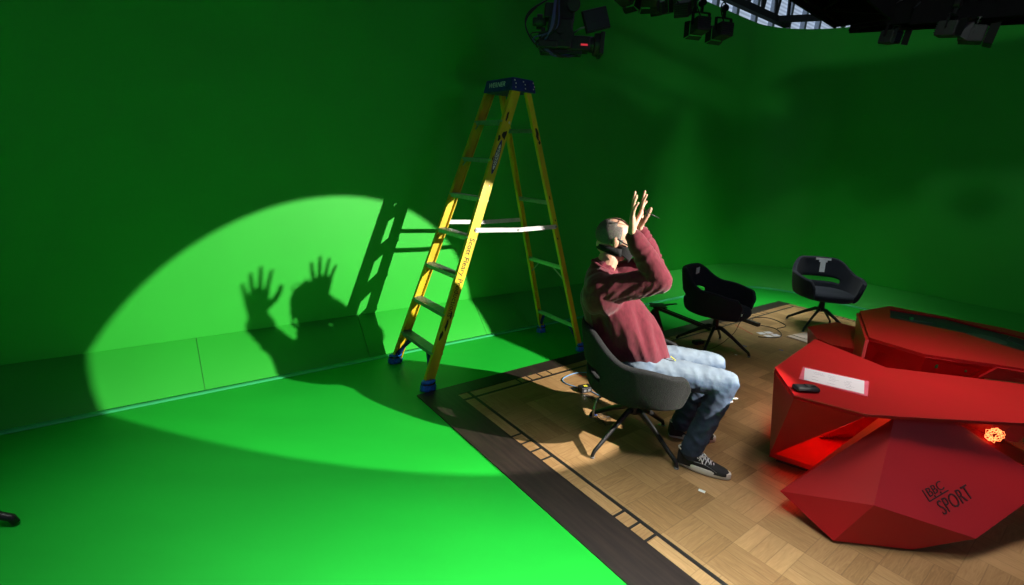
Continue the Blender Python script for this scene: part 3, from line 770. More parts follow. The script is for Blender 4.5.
for e in (-1, 1):
    m.tube([Rh @ Vector(p) for p in ((.095, e*.055, -.002), (.05, e*.076, .008), (.018, e*.084, .020), (.004, e*.086, .026))], .0042, 8, sx=.5)
pts = [Rh @ Vector((.03+.0-.118*cos(t), .083*sin(t), -.050)) for t in [radians(-100+200*i/20) for i in range(21)]]
vs = []; fs = []
for i, p in enumerate(pts):
    u = abs(i-10)/10; hw = .012+.010*u
    vs += [p+Z*hw+Z*.002, p-Z*hw]
for i in range(20): fs.append((2*i, 2*i+2, 2*i+3, 2*i+1))
bnd = MB(); bnd.add(vs, fs); me = bnd.mesh('b'); ob = bpy.data.objects.new('tmp', me); COL.objects.link(ob)
s_ = ob.modifiers.new('s', 'SOLIDIFY'); s_.thickness = .004; s_.offset = 1; bake(ob); m.add([v.co for v in ob.data.vertices], [tuple(p.vertices) for p in ob.data.polygons]); bpy.data.objects.remove(ob)
m.build('mask_strap', 'mask_cloth', mo, True)
# sweatshirt
def displace(o, fn):
    me = o.data; me.update()
    nr = [v.normal.copy() for v in me.vertices]
    for v, n_ in zip(me.vertices, nr): v.co += n_*fn(v.co+MO)
    me.update()
def ridge(x): return 1-abs(2*x)
sw = MB()
sw.limb(L_((.835, 2.79, .575), (.765, 2.79, .68), (.655, 2.80, .80), (.565, 2.81, .935)), [.150, .172, .182, .155], 1.12, up=(1, 0, .35), seg=24)
sw.limb(L_((.520, 2.69, .985), (.575, 2.94, .985)), [.122, .122]); sw.limb(L_((.500, 2.68, 1.035), (.560, 2.96, 1.035)), [.086, .086])
sw.limb(L_((.510, 2.76, 1.055), (.525, 2.88, 1.055)), [.085, .085]); sw.limb(L_((.520, 2.818, 1.04), (.525, 2.82, 1.115)), [.10, .076])
for S, E, W_ in ((shR, elR, wrR), (shL, elL, wrL)):
    S_, E_2, W2 = Vector(S), Vector(E), Vector(W_); wr2 = E_2.lerp(W2, .93)
    sw.limb([mv(S_), mv(S_.lerp(E_2, .5)), mv(E_2)], [.090, .080, .068]); sw.limb([mv(E_2), mv(E_2.lerp(W2, .5)), mv(wr2)], [.068, .064, .048])
so = sw.build('sweatshirt', 'sweatshirt', man); fuse(so, .0075, 6)
def folds(p):
    # diagonal drag lines from the shoulder down to the waist, rings on the sleeves
    q = Vector((p.x*1.0, p.y*.8, p.z))
    if p.z < 1.0 and p.x < .97:
        w = noise.noise(Vector(((p.x+p.z*.35)*16, p.y*4, p.z*3.2)))
        w2 = noise.noise(Vector((p.x*6, p.y*7, p.z*8+3)))
        k = min(1, max(0, (1.02-p.z)/.15))*min(1, max(.1, (p.z-.56)/.22))
        return (ridge(w)*.020-.010)*k+w2*.005
    w = noise.noise(Vector((p.x*9+4, p.y*9, p.z*20-p.x*16)))
    return ridge(w)*.007-.004
displace(so, folds); sm = so.modifiers.new('s', 'SMOOTH'); sm.factor = .5; sm.iterations = 2; bake(so)
# trim the sleeve ends and neck so that hands and neck come out
m = MB()
pts = [mv(Vector((.535, 2.820, 1.130))+Vector((.071*cos(a), .070*sin(a), -.026*cos(a)+.004*sin(a)))) for a in [2*pi*i/28 for i in range(29)]]
m.tube(pts, .011, 8); m.build('collar', 'collar', so, True)
for E, W_ in ((elR, wrR), (elL, wrL)):
    E_2, W2 = Vector(E), Vector(W_); m = MB(); a = E_2.lerp(W2, .86); b = E_2.lerp(W2, 1.0)
    m.tube([mv(a), mv(a.lerp(b, .25)), mv(b), mv(b-(b-a)*.1)], [.044, .046, .040, .034], 20, cap=False); m.build('cuff', 'collar', so, True)
# jeans
jn = MB()
jn.limb(L_((.78, 2.70, .55), (.80, 2.88, .55)), [.125, .125]); 
for Hh, K, An in ((hipR, knR, anR), (hipL, knL, anL)):
    Hv, Kv, Av = Vector(Hh), Vector(K), Vector(An)
    jn.limb([mv(Hv), mv(Hv.lerp(Kv, .5)+Vector((0,0,.008))), mv(Kv)], [.112, .092, .076], seg=24)
    jn.limb([mv(Kv), mv(Kv.lerp(Av, .45)), mv(Av+Vector((.012, -.003, .022)))], [.076, .068, .063], seg=24)
jo = jn.build('jeans', 'denim', man); fuse(jo, .0075, 6)
def jf(p):
    w = noise.noise(Vector((p.x*14+p.z*10, p.y*7, p.z*15-p.x*6))); w2 = noise.noise(Vector((p.x*28, p.y*28, p.z*44)))
    k = 1.0 if p.z < .40 else .55
    return (ridge(w)*.008-.004)*k+w2*.0015
displace(jo, jf)
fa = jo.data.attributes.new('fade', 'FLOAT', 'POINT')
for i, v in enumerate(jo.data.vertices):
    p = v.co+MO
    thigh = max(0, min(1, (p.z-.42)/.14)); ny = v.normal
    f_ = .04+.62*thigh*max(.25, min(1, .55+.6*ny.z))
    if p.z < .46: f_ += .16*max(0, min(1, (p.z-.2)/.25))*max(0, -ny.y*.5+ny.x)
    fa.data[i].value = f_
for (c, l) in (((1.318, 2.583, .445), .05), ((1.30, 2.576, .425), .03)):
    m = MB(); m.beam(mv(c)+Vector((-l/2, .0, .0)), mv(c)+Vector((l/2, .0, .002)), .006, .006)
    m.build('ripped_thread', 'lace_white', jo)
m = MB(); m.beam(mv((.945, 2.655, .655)), mv((.975, 2.648, .632)), .008, .004); m.build('key_tag', 'yellow_mark', jo)
# shoes
def shoe(loc, rz):
    s = MB(); L = .300
    def outline(k, z, inset=0.):
        pts = []
        for i in range(40):
            a = 2*pi*i/40; x = .5+.5*cos(a)
            w = (.036+.013*sin(pi*min(1, max(0, (x-.15)/.85))**.9)-.004*(x < .25))-inset
            ex = sin(a); e = abs(ex)**.62*(1 if ex > 0 else -1)
            pts.append((-.065+(L*x)*(1-2*inset/L)+inset, w*e+.006*sin(pi*x), z))
        return pts
    n = 40
    rows = [outline(1, .004, .003), outline(1, .010, .0), outline(1, .030, .0), outline(1, .036, .003)]
    vs = [p for r in rows for p in r]; fs = [(j*n+i, j*n+(i+1) % n, (j+1)*n+(i+1) % n, (j+1)*n+i) for j in range(3) for i in range(n)]+[tuple(range(n-1, -1, -1)), tuple(3*n+i for i in range(n))]
    s.add(vs, fs)
    M = Matrix.Translation(mv(loc)) @ Matrix.Rotation(rz, 4, 'Z') @ Matrix.Diagonal((1, 1.05, 1.15, 1))
    # upper
    u = MB(); secs = [(-.066, .026, .095, .045), (-.055, .036, .100, .05), (-.02, .040, .098, 0), (.02, .041, .094, 0), (.055, .042, .088, 0), (.09, .044, .076, 0), (.125, .046, .062, 0), (.16, .046, .053, 0), (.19, .041, .048, 0), (.21, .030, .043, 0), (.221, .014, .036, 0)]
    vs = []; k = 15
    for (x, w, hgt, _) in secs:
        for i in range(k):
            a = pi*i/(k-1); vs.append((x, w*cos(a)**1 if abs(cos(a)) > 1e-6 else 0, .022+(hgt-.022)*abs(sin(a))**.62))
    vs = [(x, y*(.97 if z < .05 else .90)+.006*sin(pi*min(1, max(0, (x+.065)/L))), z) for x, y, z in vs]
    fs = [(j*k+i, j*k+i+1, (j+1)*k+i+1, (j+1)*k+i) for j in range(len(secs)-1) for i in range(k-1)]
    fs += [tuple(i for i in range(k)), tuple((len(secs)-1)*k+i for i in range(k-1, -1, -1))]+[tuple([j*k for j in range(len(secs))]+[j*k+k-1 for j in range(len(secs)-1, -1, -1)])]
    u.add(vs, fs); up_o = u.build('shoe', 'shoe_black', man, True, M); auto(up_o, 50)
    so_ = s.build('sole', 'shoe_sole', up_o); auto(so_, 40)
    l = MB()
    for i in range(6):
        x = .045+i*.0165; z = .094-.0065*i-.0022*max(0, i-2); 
        l.tube([(x-.004, -.030, z-.020), (x+.002, -.016, z-.001), (x+.006, .004, z+.003), (x+.012, .022, z-.004)], .0034, 6)
        l.tube([(x-.004, .034, z-.020), (x+.002, .020, z-.001), (x+.006, .002, z+.004), (x+.012, -.018, z-.004)], .0034, 6)
    l.tube([(.04, .0, .100), (.03, -.028, .106), (.05, -.052, .088), (.062, -.03, .092), (.045, 0, .100)], .003, 6)
    l.tube([(.04, .0, .100), (.035, .03, .104), (.058, .045, .086), (.045, 0, .100), (.08, -.05, .066)], .003, 6)
    l.build('laces', 'lace_white', up_o, True)
    l = MB(); l.tube([(-.068+.026*(1-cos(a))/1.0+.05*(1-cos(a)), .038*sin(a), .093+.006*cos(a)) for a in [2*pi*i/20 for i in range(21)]], .0042, 6); l.build('collar_lining', 'shoe_sole', up_o, True)
    l = MB(); l.tube([(.03+.13*t, -.043-.002*sin(3*t), .060-.022*t+.012*sin(pi*t)) for t in [i/12 for i in range(13)]], .0011, 5); l.build('side_stitching', 'grey_metal', up_o)
shoe((1.108, 2.545, .0062), radians(-28)); shoe((1.152, 2.868, .0062), radians(-7))
# eyeglasses held between his hands
gl = empty('eyeglasses', (.715, 2.74, 1.465), 0, 'dark-rimmed eyeglasses held between the fingers of the man', 'glasses')
m = MB()
for c_ in (-.033, .033): m.tube([(.0+.004*cos(a), c_+.024*cos(a), .017*sin(a)) for a in [2*pi*i/18 for i in range(19)]], .0022, 6)
m.tube([(0, -.010, .004), (0, 0, .007), (0, .010, .004)], .002, 6); m.build('frame', 'black_plastic', gl, True)
for e in (-1, 1):
    m = MB(); m.tube([(0, e*.057, .005), (.03, e*.05, -.008), (.07, e*.035, -.024)], .0018, 6); m.build('temple_arm', 'black_plastic', gl, True)

# ------------------------------------------------------------------ small things on the floor
fz = .0062
bx = empty('junction_box', (.61, 3.46, fz), radians(25), 'black floor connection box with a blue cable, on the parquet behind the man\'s chair', 'box')
m = MB(); m.box((0, 0, .022), (.095, .065, .044), None, .004); m.build('housing', 'black_plastic', bx)
for x_ in (-.02, .018):
    m = MB(); m.box((x_, -.034, .022), (.022, .004, .018)); m.build('socket', 'grey_metal', bx)
m = MB(); m.box((.0, .0, .0455), (.03, .02, .003)); m.build('label_sticker', 'yellow_mark', bx)
def spline(pts, n=10):
    pts = [Vector(p) for p in pts]; P = [pts[0]]+pts+[pts[-1]]; out = []
    for i in range(1, len(P)-2):
        for k in range(n):
            t = k/n; a, b, c, d = P[i-1], P[i], P[i+1], P[i+2]
            out.append(.5*((2*b)+(c-a)*t+(2*a-5*b+4*c-d)*t*t+(3*b-a-3*c+d)*t**3))
    out.append(pts[-1]); return out
def cable(name, pts, r, mat, label, cat='cable'):
    m = MB(); m.tube(spline(pts), r, 7); o = m.build(name, mat, None, True); tag(o, label, cat); return o
c = fz+.005
cable('network_cable', [(.575, 3.50, c), (.47, 3.57, c), (.46, 3.66, c), (.58, 3.78, c), (.73, 3.80, c), (.80, 3.70, c), (.75, 3.60, c+.004), (.66, 3.53, c), (.655, 3.48, c)], .0045, 'blue_cable', 'looped pale blue network cable lying behind the black connection box')
cable('network_cable', [(.66, 3.45, c), (.74, 3.37, c), (.84, 3.38, c), (.95, 3.46, c), (.98, 3.6, c)], .0045, 'blue_cable', 'short blue cable running from the connection box under the occupied chair')
def tangle(cx_, cy_, r, n, seed):
    random.seed(seed); pts = []
    for i in range(n): pts.append((cx_+r*random.uniform(-1, 1), cy_+r*1.3*random.uniform(-1, 1), fz+.003+.008*random.random()))
    return pts
cable('thin_wire', tangle(.66, 3.32, .055, 22, 3), .0012, 'black_plastic', 'tangle of thin black wire just in front of the connection box', 'wire')
cable('thin_wire', tangle(.68, 3.03, .06, 22, 5), .0012, 'black_plastic', 'tangle of thin black wire under the occupied chair', 'wire')
ps = empty('power_strip', (2.81, 5.54, fz), radians(-62), 'black and white power strip with plugs lying on the parquet beyond the sticker chair', 'power strip')
m = MB(); m.box((.03, 0, .022), (.26, .055, .042), None, .006); m.build('strip_body', 'black_plastic', ps)
m = MB(); m.box((-.15, .0, .02), (.09, .06, .038), None, .008); m.build('plug', 'paper', ps)
for k in range(3): m = MB(); m.tube([(-.03+k*.06, 0, .043), (-.03+k*.06, 0, .0445)], .016, 12); m.build('socket', 'dark_grey', ps)
cable('power_cable', [(2.93, 5.45, c), (3.05, 5.35, c), (3.02, 5.15, c), (2.9, 5.03, c), (2.7, 5.02, c)], .004, 'black_plastic', 'black cable curling from the power strip towards the white cards')
cable('power_cable', [(2.88, 5.55, c), (3.0, 5.75, c), (3.2, 5.75, c), (3.25, 5.5, c), (3.08, 5.36, c)], .004, 'black_plastic', 'black cable looped between the power strip and the far chair')
cable('chair_cable', [(2.165, 4.33, .43), (2.14, 4.35, .36), (2.12, 4.38, .25), (2.02, 4.40, .12), (1.97, 4.52, .02), (1.95, 4.62, c)], .0025, 'black_plastic', 'thin black cable hanging from the seat of the sticker chair')
for i, (x_, y_, rz_) in enumerate(((2.80, 5.16, .3), (2.90, 5.20, .3), (2.84, 5.08, .35), (2.94, 5.12, .3))):
    m = MB(); m.box((0, 0, .001), (.085, .065, .002)); o = m.build('cue_card', 'paper'); o.location = (x_, y_, fz+.0002); o.rotation_euler[2] = rz_
    tag(o, 'small white card in a group of four on the parquet below the power strip', 'card', 'white cards on the parquet')
for i, (poly, lab) in enumerate((([(3.05, 5.10), (3.17, 4.93), (3.27, 4.95), (3.12, 5.14)], 'left cream board offcut lying on the parquet beside the low red block'), ([(3.14, 5.16), (3.28, 4.96), (3.45, 5.1), (3.36, 5.27)], 'right cream board offcut, against the low red block'))):
    m = MB(); m.prism(poly, fz+.0002, fz+.008); o = m.build('board_offcut', 'cream_card'); tag(o, lab, 'board', None)
ad = empty('power_adapter', (1.93, 4.70, fz), .5, 'black power adapter on the parquet beneath the sticker chair', 'adapter')
m = MB(); m.box((0, 0, .018), (.12, .06, .036), None, .006); m.build('adapter_body', 'black_plastic', ad)
m = MB(); m.tube([(.06, 0, .018), (.10, .02, .012), (.16, -.02, .008)], .004, 6); m.build('cord', 'black_plastic', ad)
def tape(p, q, w, mat, label):
    m = MB(); m.beam((*p, fz+.0006), (*q, fz+.0006), w, .0008); o = m.build('tape_mark', mat); tag(o, label, 'tape')
tape((.60, 3.74), (.80, 3.70), .008, 'red_tape', 'thin red tape line on the parquet inside the blue cable loop')
tape((2.62, 5.42), (2.68, 5.10), .010, 'red_tape', 'thin red tape line on the parquet left of the white cards')
tape((2.40, 4.72), (2.43, 4.70), .022, 'blue_tape', 'small blue tape bit on the parquet right of the sticker chair foot')
tape((2.36, 4.66), (2.385, 4.64), .022, 'green_tape_mark', 'small green tape bit on the parquet right of the sticker chair')
tape((2.745, 4.66), (2.775, 4.645), .022, 'blue_tape', 'small blue tape bit between the sticker chair and the red desk')
tape((.63, 3.10), (.65, 3.09), .02, 'blue_tape', 'small blue tape bit on the parquet left of the occupied chair')
tape((.86, 3.42), (.88, 3.40), .022, 'red_tape', 'small red tape bit by the blue cable behind the occupied chair')
tape((1.095, 2.33), (1.125, 2.31), .022, 'white_tape', 'small white tape bit on the parquet in front of the man\'s near shoe')
tape((1.06, 3.02), (1.11, 3.0), .018, 'green_tape_mark', 'small green tape bit at the right rear foot of the occupied chair')
tape((2.20, 4.45), (2.22, 4.44), .02, 'white_tape', 'small white tape bit by the front foot of the sticker chair')
# black channel lying behind the man, with its dark wedge
tr = empty('equipment_rail', (1.9, 5.0, 0), 0, 'black grooved metal rail lying aslant on a dark red wedge behind the seated man', 'rail')
def tv(p): return Vector(p)-Vector((1.9, 5.0, 0))
m = MB(); p, q = tv((1.60, 5.18, .23)), tv((2.22, 5.12, .035)); 
for o_ in (-.05, -.025, 0, .025, .05): m.beam(p+Vector((.0, o_, 0)), q+Vector((0, o_, 0)), .015, .03 if abs(o_) > .04 else .014)
m.build('channel', 'black_metal', tr)
m = MB(); m.box(tv((1.62, 5.18, .25)), (.16, .16, .012)); m.beam(tv((1.52, 5.13, .25)), tv((1.86, 5.30, .25)), .03, .010); m.build('top_plate', 'black_metal', tr)
m = MB(); a0, a1, a2 = tv((1.60, 5.12, .245)), tv((1.47, 5.05, .02)), tv((1.68, 5.05, .0)); m.add([a0, a1, a2, a0+Vector((0, .09, 0)), a1+Vector((0, .12, 0)), a2+Vector((0, .12, 0))], [(0,1,2), (3,5,4), (0,3,4,1), (1,4,5,2), (2,5,3,0)])
wd = m.build('wedge', 'engraved', tr); wd['label'] = 'dark red triangular wedge'
# right edge: pale handle of something beyond the desk
hd = empty('hand_trolley', (6.75, 6.0, 0), 0, 'pale metal trolley handle at the right edge beyond the desk', 'trolley')
m = MB(); m.tube([(-.25, .12, .20), (.3, -.30, .33)], .016, 8); m.build('handle', 'post_white', hd, True)
m = MB(); m.box((.35, -.35, .13), (.5, .4, .20), None, .02); m.box((.35, -.35, .23), (.4, .3, .02)); m.build('deck', 'grey_metal', hd)
m = MB()
for dx in (-.15, .15): m.tube([(.35+dx, -.55, .03), (.35+dx, -.52, .03)], .03, 14)
m.build('wheel', 'black_plastic', hd)

# ------------------------------------------------------------------ overhead rigging
def boxtruss(p, q, w, name, label):
    p = Vector(p); q = Vector(q); root = empty(name, (p+q)/2, 0, label, 'truss'); c = (p+q)/2
    d = (q-p).normalized(); x = d.cross(Z).normalized()*w/2; y = Z*w/2
    m = MB(); b = MB()
    for e in (-1, 1):
        for g in (-1, 1): m.beam(p+x*e+y*g-c, q+x*e+y*g-c, .05, .05)
    m.build('chord', 'black_fascia', root)
    n = max(3, int((q-p).length/w))
    for i in range(n):
        a, bq = p.lerp(q, i/n)-c, p.lerp(q, (i+1)/n)-c
        for e in (-1, 1): b.beam(a+x*e+y*(1 if i % 2 else -1), bq+x*e+y*(-1 if i % 2 else 1), .025, .025)
        for g in (-1, 1): b.beam(a+x*(1 if i % 2 else -1)+y*g, bq+x*(-1 if i % 2 else 1)+y*g, .025, .025)
    b.build('brace', 'black_fascia', root)
    return root, c
# nearer truss that runs down to its end over the far corner
r1, c = boxtruss((1.30, 3.33, 3.25), (2.86, 4.68, 3.25), .38, 'lighting_truss', 'black box truss ending above the far corner, clad in black board')
dd = Vector((.756, .654, 0)); pr = Vector((.654, -.756, 0)); e1 = Vector((2.86, 4.68, 3.23))
for sg in (-1, 1): 
    m = MB(); m.beam(e1-dd*2.2+pr*.205*sg-c, e1+pr*.205*sg-c, .02, .46); m.build('cladding', 'black_fascia', r1)
m = MB(); m.beam(e1+pr*.2-c, e1-pr*.2-c, .02, .44); m.build('end_board', 'black_fascia', r1)
m = MB(); m.beam(e1-dd*2.2+Z*.24-c, e1+Z*.24-c, .40, .02, Z); m.build('top_board', 'black_fascia', r1)
m = MB(); m.box(e1+dd*.02-pr*.15-Z*.21-c, (.03, .03, .03)); m.build('end_glint', 'grey_metal', r1)  # pale block added as a highlight at the truss end
r2, c2 = boxtruss((3.02, 5.12, 3.34), (4.7, 4.07, 3.30), .44, 'lighting_truss', 'long black box truss across the top right carrying barn door lights')
m = MB(); m.beam(Vector((2.90, 4.90, 3.34))-c2, Vector((4.5, 3.72, 3.30))-c2, .02, .62); m.beam(Vector((3.22, 4.62, 3.10))-c2, Vector((4.5, 3.72, 3.10))-c2, .04, .20); m.build('cladding', 'black_fascia', r2)
m = MB(); m.beam(Vector((3.0, 5.35, 3.66))-c2, Vector((4.7, 4.2, 3.66))-c2, 1.1, .02, Z); m.build('top_board', 'black_fascia', r2)
m = MB()
for i in range(26):
    t = random.random(); p = Vector((2.95, 4.80, 3.2)).lerp(Vector((4.2, 3.90, 3.2)), t)-c2+Vector((0, -.06, random.uniform(-.1, .2)))
    m.tube([p, p+Vector((random.uniform(-.1, .1), random.uniform(-.03, .03), random.uniform(-.08, .05))), p+Vector((random.uniform(-.2, .2), 0, .05))], .006, 6)
m.build('cabling', 'dark_grey', r2)
m = MB()
for i in range(10):
    t = random.random(); p = Vector((2.95, 4.80, 3.22)).lerp(Vector((4.2, 3.90, 3.22)), t)-c2+Vector((0, -.05, random.uniform(-.05, .15))); m.box(p, (.03, .015, .012))
m.build('glint_block', 'grey_metal', r2)  # small pale blocks added in place of white highlights along the truss
# pipe carrying the row of small lamps
pp = MB(); pp.tube([(-.2, 3.9, 3.28), (2.3, 4.95, 3.28)], .025, 10); pp.tube([(-.2, 4.2, 3.5), (2.3, 5.2, 3.5)], .025, 10); o = pp.build('lighting_pipe', 'black_metal', None, True); tag(o, 'black hanging pipe carrying the row of small lamps at top centre', 'pipe')

def fixture(name='studio_light'):
    f = empty(name)
    m = MB(); m.tube([(0, -.02, 0), (0, .02, 0)], .035, 14); m.box((0, 0, -.05), (.02, .03, .08)); m.build('clamp', 'black_metal', f)
    m = MB(); m.beam((-.085, 0, -.09), (.085, 0, -.09), .03, .006); 
    for e in (-1, 1): m.beam((e*.085, 0, -.09), (e*.085, 0, -.21), .006, .03)
    m.build('yoke', 'black_metal', f)
    hd_ = MB(); hd_.box((0, 0, -.21), (.145, .16, .13), None, .012)
    for k in range(5): hd_.box((0, .085+.006*0, -.165-.02*k), (.12, .012, .006))
    body_ = hd_.build('lamp_housing', 'dark_grey', f)
    m = MB(); m.tube([(0, -.082, -.21), (0, -.092, -.21)], .055, 20); m.build('lens', 'lens_glass', body_)
    for k in range(4):
        a = k*pi/2; u = Vector((cos(a), 0, sin(a))); v = Vector((-sin(a), 0, cos(a))); b0 = Vector((0, -.085, -.21))+u*.070; b1 = b0+u*(.012 if k % 2 else .022)+Vector((0, -.062, 0))
        m = MB(); w = .068; t_ = Vector((0, -.002, 0))+u*.002
        m.add([b0-v*w, b0+v*w, b1+v*w*1.15, b1-v*w*1.15, b0-v*w+t_, b0+v*w+t_, b1+v*w*1.15+t_, b1-v*w*1.15+t_], [(0,1,2,3),(7,6,5,4),(0,4,5,1),(1,5,6,2),(2,6,7,3),(3,7,4,0)])
        m.build('barn_door', 'black_metal', f)
    m = MB(); m.tube(spline([(0.03, .05, -.15), (.10, .08, -.05), (.06, .05, .03), (.0, .03, .02)], 6), .006, 6); m.build('supply_cable', 'black_plastic', f, True)
    return f
fx = [  # x, y, z, yaw, tilt, scale, label
 (.62, 4.28, 3.25, 2.6, .5, .8, 'leftmost small lamp of the row at top centre'),
 (.80, 4.36, 3.20, 2.2, .6, .85, 'small black lamp second from the left in the top row, tilted'),
 (.95, 4.42, 3.18, 2.9, .5, .85, 'small black lamp third from the left in the top row'),
 (1.05, 4.48, 3.15, 2.4, -.8, .75, 'tilted black lamp with yellow mark near the middle of the top row'),
 (1.24, 4.55, 3.16, 2.6, -.9, .85, 'larger tilted black lamp right of the middle of the top row'),
 (1.44, 4.50, 3.06, 3.3, .2, .85, 'upright barn door lamp second from the right in the top row'),
 (1.66, 4.72, 3.05, 3.4, .2, .85, 'rightmost and lowest barn door lamp of the top row'),
 (3.18, 4.66, 3.10, .25, .25, .8, 'leftmost of the four barn door lamps under the long truss'),
 (3.39, 4.44, 3.10, .6, .25, .85, 'second barn door lamp from the left under the long truss'),
 (3.60, 4.30, 3.09, .9, .25, .95, 'barn door lamp third from left under the long truss, turned sideways'),
 (3.82, 4.02, 3.08, .4, .25, .9, 'barn door lamp cut by the right edge, under the long truss')]
f0 = fixture()
for i, (x_, y_, z_, yw, tl, s_, lab) in enumerate(fx):
    f = f0 if i == 0 else copy_tree(f0)
    f.location = (x_, y_+(.07 if i % 2 else -.07), z_); f.rotation_euler = (tl*.5, 0, yw); f.scale = (s_, s_, s_)
    tag(f, lab, 'studio light', 'small lamps of the top row' if i < 7 else 'barn door lamps under the long truss')
# flying camera head
cam_o = empty('studio_camera', (.28, 3.90, 2.615), 0, 'black studio camera on a hanging remote head with a side monitor and looped cables', 'camera')
m = MB(); m.box((-.02, 0, .30), (.13, .12, .50), None, .01); m.build('hanging_post', 'black_metal', cam_o)
m = MB(); m.box((-.05, 0, -.02), (.18, .16, .20), None, .015); m.tube([(-.05, -.085, 0), (-.05, -.10, 0)], .03, 16); m.build('pan_head', 'black_plastic', cam_o)
m = MB(); m.box((-.03, 0, -.135), (.30, .10, .03), None, .005); m.box((-.17, 0, -.06), (.03, .1, .15)); m.build('cradle', 'black_metal', cam_o)
m = MB(); m.box((.09, .0, -.075), (.17, .12, .10), None, .012); m.build('camera_body', 'black_plastic', cam_o)
m = MB(); m.tube([(.16, 0, -.07), (.20, 0, -.07), (.205, -.0, -.07), (.25, 0, -.07)], [.05, .055, .075, .080], 24); m.box((.255, 0, -.07), (.03, .17, .15), None, .006); m.build('lens_hood', 'black_plastic', cam_o)
m = MB(); m.box((.13, -.062, -.085), (.05, .004, .012)); m.build('tally_strip', 'tally_red', cam_o)
m = MB(); m.box((0, 0, 0), (.20, .025, .15), None, .006); mon = m.build('monitor', 'black_plastic', cam_o, M=Matrix.Translation((.205, .0, .095)) @ Matrix.Rotation(radians(-20), 4, 'Y') @ Matrix.Rotation(radians(20), 4, 'Z'))
m = MB(); m.box((0, -.0145, 0), (.18, .003, .12)); m.build('screen', 'screen_glass', mon)
m = MB(); m.tube([(.05, 0, .0), (.10, -.02, .03), (.14, -.03, .04), (.16, -.01, .09)], .008, 8); m.build('monitor_arm', 'grey_metal', cam_o, True)
m = MB(); m.box((-.12, -.02, .12), (.10, .12, .10), None, .01); m.build('drive_unit', 'black_plastic', cam_o); m = MB(); m.box((-.13, -.05, -.10), (.14, .10, .05), None, .008); m.build('drive_unit', 'black_plastic', cam_o)
m = MB(); m.tube([(.03, -.07, .16), (.03, -.10, .16)], .045, 20); m.build('pivot_disc', 'dark_grey', cam_o); m = MB(); m.tube([(.0, -.065, -.03), (.0, -.085, -.03)], .05, 20); m.build('pivot_disc', 'dark_grey', cam_o)
m = MB(); m.tube([(-.22, 0, .06), (-.18, 0, .06)], .05, 16); m.box((-.20, 0, .06), (.10, .05, .05), None, .01); m.build('motor', 'black_plastic', cam_o)
for i in range(9):
    a = random.uniform(.6, 1.2); mt = 'purple_cable' if i in (0, 1, 4) else 'black_plastic'
    x0 = -.10+.01*i
    pts = [(x0*.4-.03, -.09, .5), (x0*.6-.04, -.10, .2), (x0-.02, -.11, .0), (-.16-.02*i, -.06, -.10+.03*(i % 3)), (-.08+.01*i, -.05, -.165), (.04+.01*i, -.03, -.15)]
    if i > 5: pts = [(-.05, -.03, .25), (-.22-.02*(i-6), -.05, .20-.03*i*.3), (-.30, -.04, .03), (-.22, -.04, -.10), (-.12, -.03, -.13)]
    m = MB(); m.tube(spline(pts, 6), .0075 if i < 4 else .0045, 6); m.build('cable', mt, cam_o, True)

# ------------------------------------------------------------------ light
def area(name, loc, target, sx, sy, power, col, spread=180):
    l = bpy.data.lights.new(name, 'AREA'); l.shape = 'RECTANGLE'; l.size = sx; l.size_y = sy; l.energy = power; l.color = col; l.spread = radians(spread)
    o = bpy.data.objects.new(name, l); COL.objects.link(o); o.location = loc
    o.rotation_euler = (Vector(target)-Vector(loc)).to_track_quat('-Z', 'Y').to_euler(); return o
sp = bpy.data.lights.new('profile_spot', 'SPOT'); sp.energy = 3000; sp.spot_size = .401; sp.spot_blend = 0; sp.shadow_soft_size = .028; sp.color = (1, .93, .82)
so2 = bpy.data.objects.new('profile_spot', sp); COL.objects.link(so2); so2.location = (4.268, 1.163, 2.699)
dv = Vector((cos(-.410)*cos(2.701), cos(-.410)*sin(2.701), sin(-.410))); so2.rotation_euler = dv.to_track_quat('-Z', 'Y').to_euler()
area('soft_light', (.45, .75, 3.9), (.45, .75, 0), 1.2, 1.2, 58, (.95, 1, .95), 52)
area('blue_fill', (-2.5, -4, 3.2), (1, 3, .8), 3.5, 2.0, 14, (.6, .75, 1))  # bluish fill added behind the camera to tint the desk panels
area('blue_fill', (6.0, -2.2, 3.2), (2.5, 2.5, .3), 2.5, 1.6, 22, (.68, .66, 1))  # violet-blue fill added off to the right for the desk's lettered face
area('soft_light', (2.5, 2.6, 4.2), (2.5, 2.7, 0), 1.0, 1.0, 11, (1, .9, .85), 44)
area('soft_light', (-1.6, 1.9, 3.9), (-1.2, 1.7, 0), 1.0, 1.0, 7, (.95, 1, .95), 46)  # weak extra fill, added to lift the green floor on the left
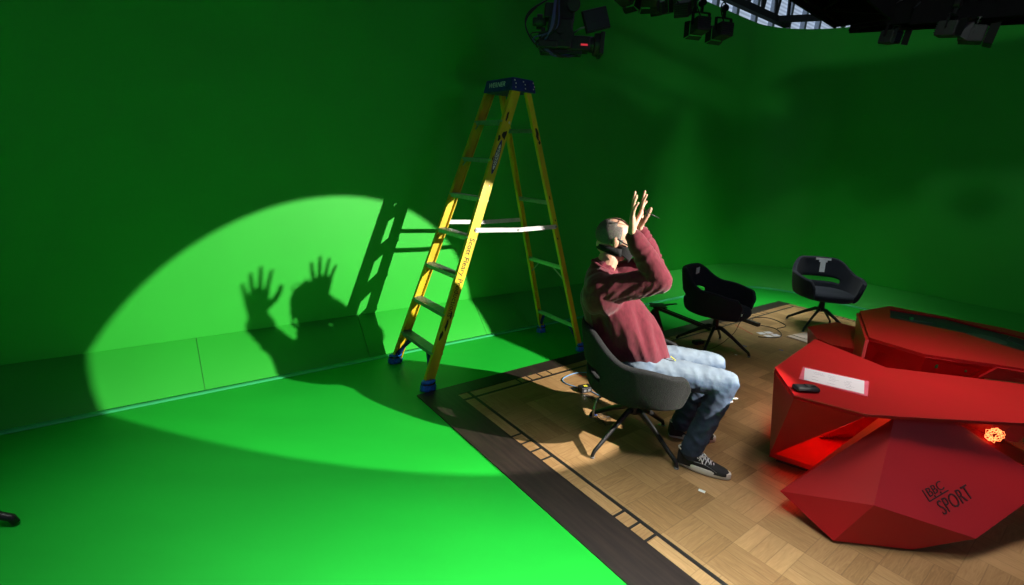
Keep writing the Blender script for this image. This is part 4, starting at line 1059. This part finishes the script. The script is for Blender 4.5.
area('soft_light', (3.3, 6.1, 3.6), (3.3, 6.1, 0), 1.8, .8, 14, (.95, 1, .95), 52)
area('led_glow', (2.05, 2.78, .56), (1.95, 2.75, 0), .35, .10, 3.0, (1, .02, .01))
area('led_glow', (2.05, 2.30, .035), (1.6, 1.6, .0), .6, .02, .6, (1, .06, .02))
area('led_glow', (2.45, 2.75, .54), (2.45, 2.2, .35), .4, .1, 2.5, (1, .02, .01))
area('led_glow', (3.3, 3.25, .50), (3.0, 3.0, .2), .4, .1, 2.0, (1, .02, .01))
hp = bpy.data.lights.new('streak_spot', 'SPOT'); hp.energy = 95; hp.spot_size = radians(70); hp.spot_blend = .9; hp.shadow_soft_size = .20; hp.color = (.9, 1, .95)  # added spot that throws truss shadow streaks onto the far wall
ho2 = bpy.data.objects.new('streak_spot', hp); COL.objects.link(ho2); ho2.location = (1.6, 1.2, 4.6); ho2.rotation_euler = (Vector((4.3, 7.6, 1.6))-Vector((1.6, 1.2, 4.6))).to_track_quat('-Z', 'Y').to_euler()
w = bpy.data.worlds.new('World'); SC.world = w; w.use_nodes = True
bg = w.node_tree.nodes['Background']; bg.inputs[0].default_value = (.70, .85, 1, 1); bg.inputs[1].default_value = .034

# ------------------------------------------------------------------ camera
cd = bpy.data.cameras.new('camera'); cd.sensor_width = 36; cd.sensor_fit = 'HORIZONTAL'; cd.lens = 486.72/1024*36; cd.clip_start = .02
co = bpy.data.objects.new('camera', cd); COL.objects.link(co); SC.camera = co
pt, rl = .264354, .060367
rt0 = Vector((1, 0, 0)); up0 = Vector((0, sin(pt), cos(pt))); fw = Vector((0, cos(pt), -sin(pt)))
rt = rt0*cos(rl)+up0*sin(rl); up = -rt0*sin(rl)+up0*cos(rl)
co.matrix_world = Matrix(((rt.x, up.x, -fw.x, 0), (rt.y, up.y, -fw.y, 0), (rt.z, up.z, -fw.z, 1.7), (0,0,0,1)))
SC.view_settings.view_transform = 'Standard'; SC.view_settings.look = 'None'; SC.view_settings.exposure = 0; SC.view_settings.gamma = 1
SC.view_settings.use_curve_mapping = False
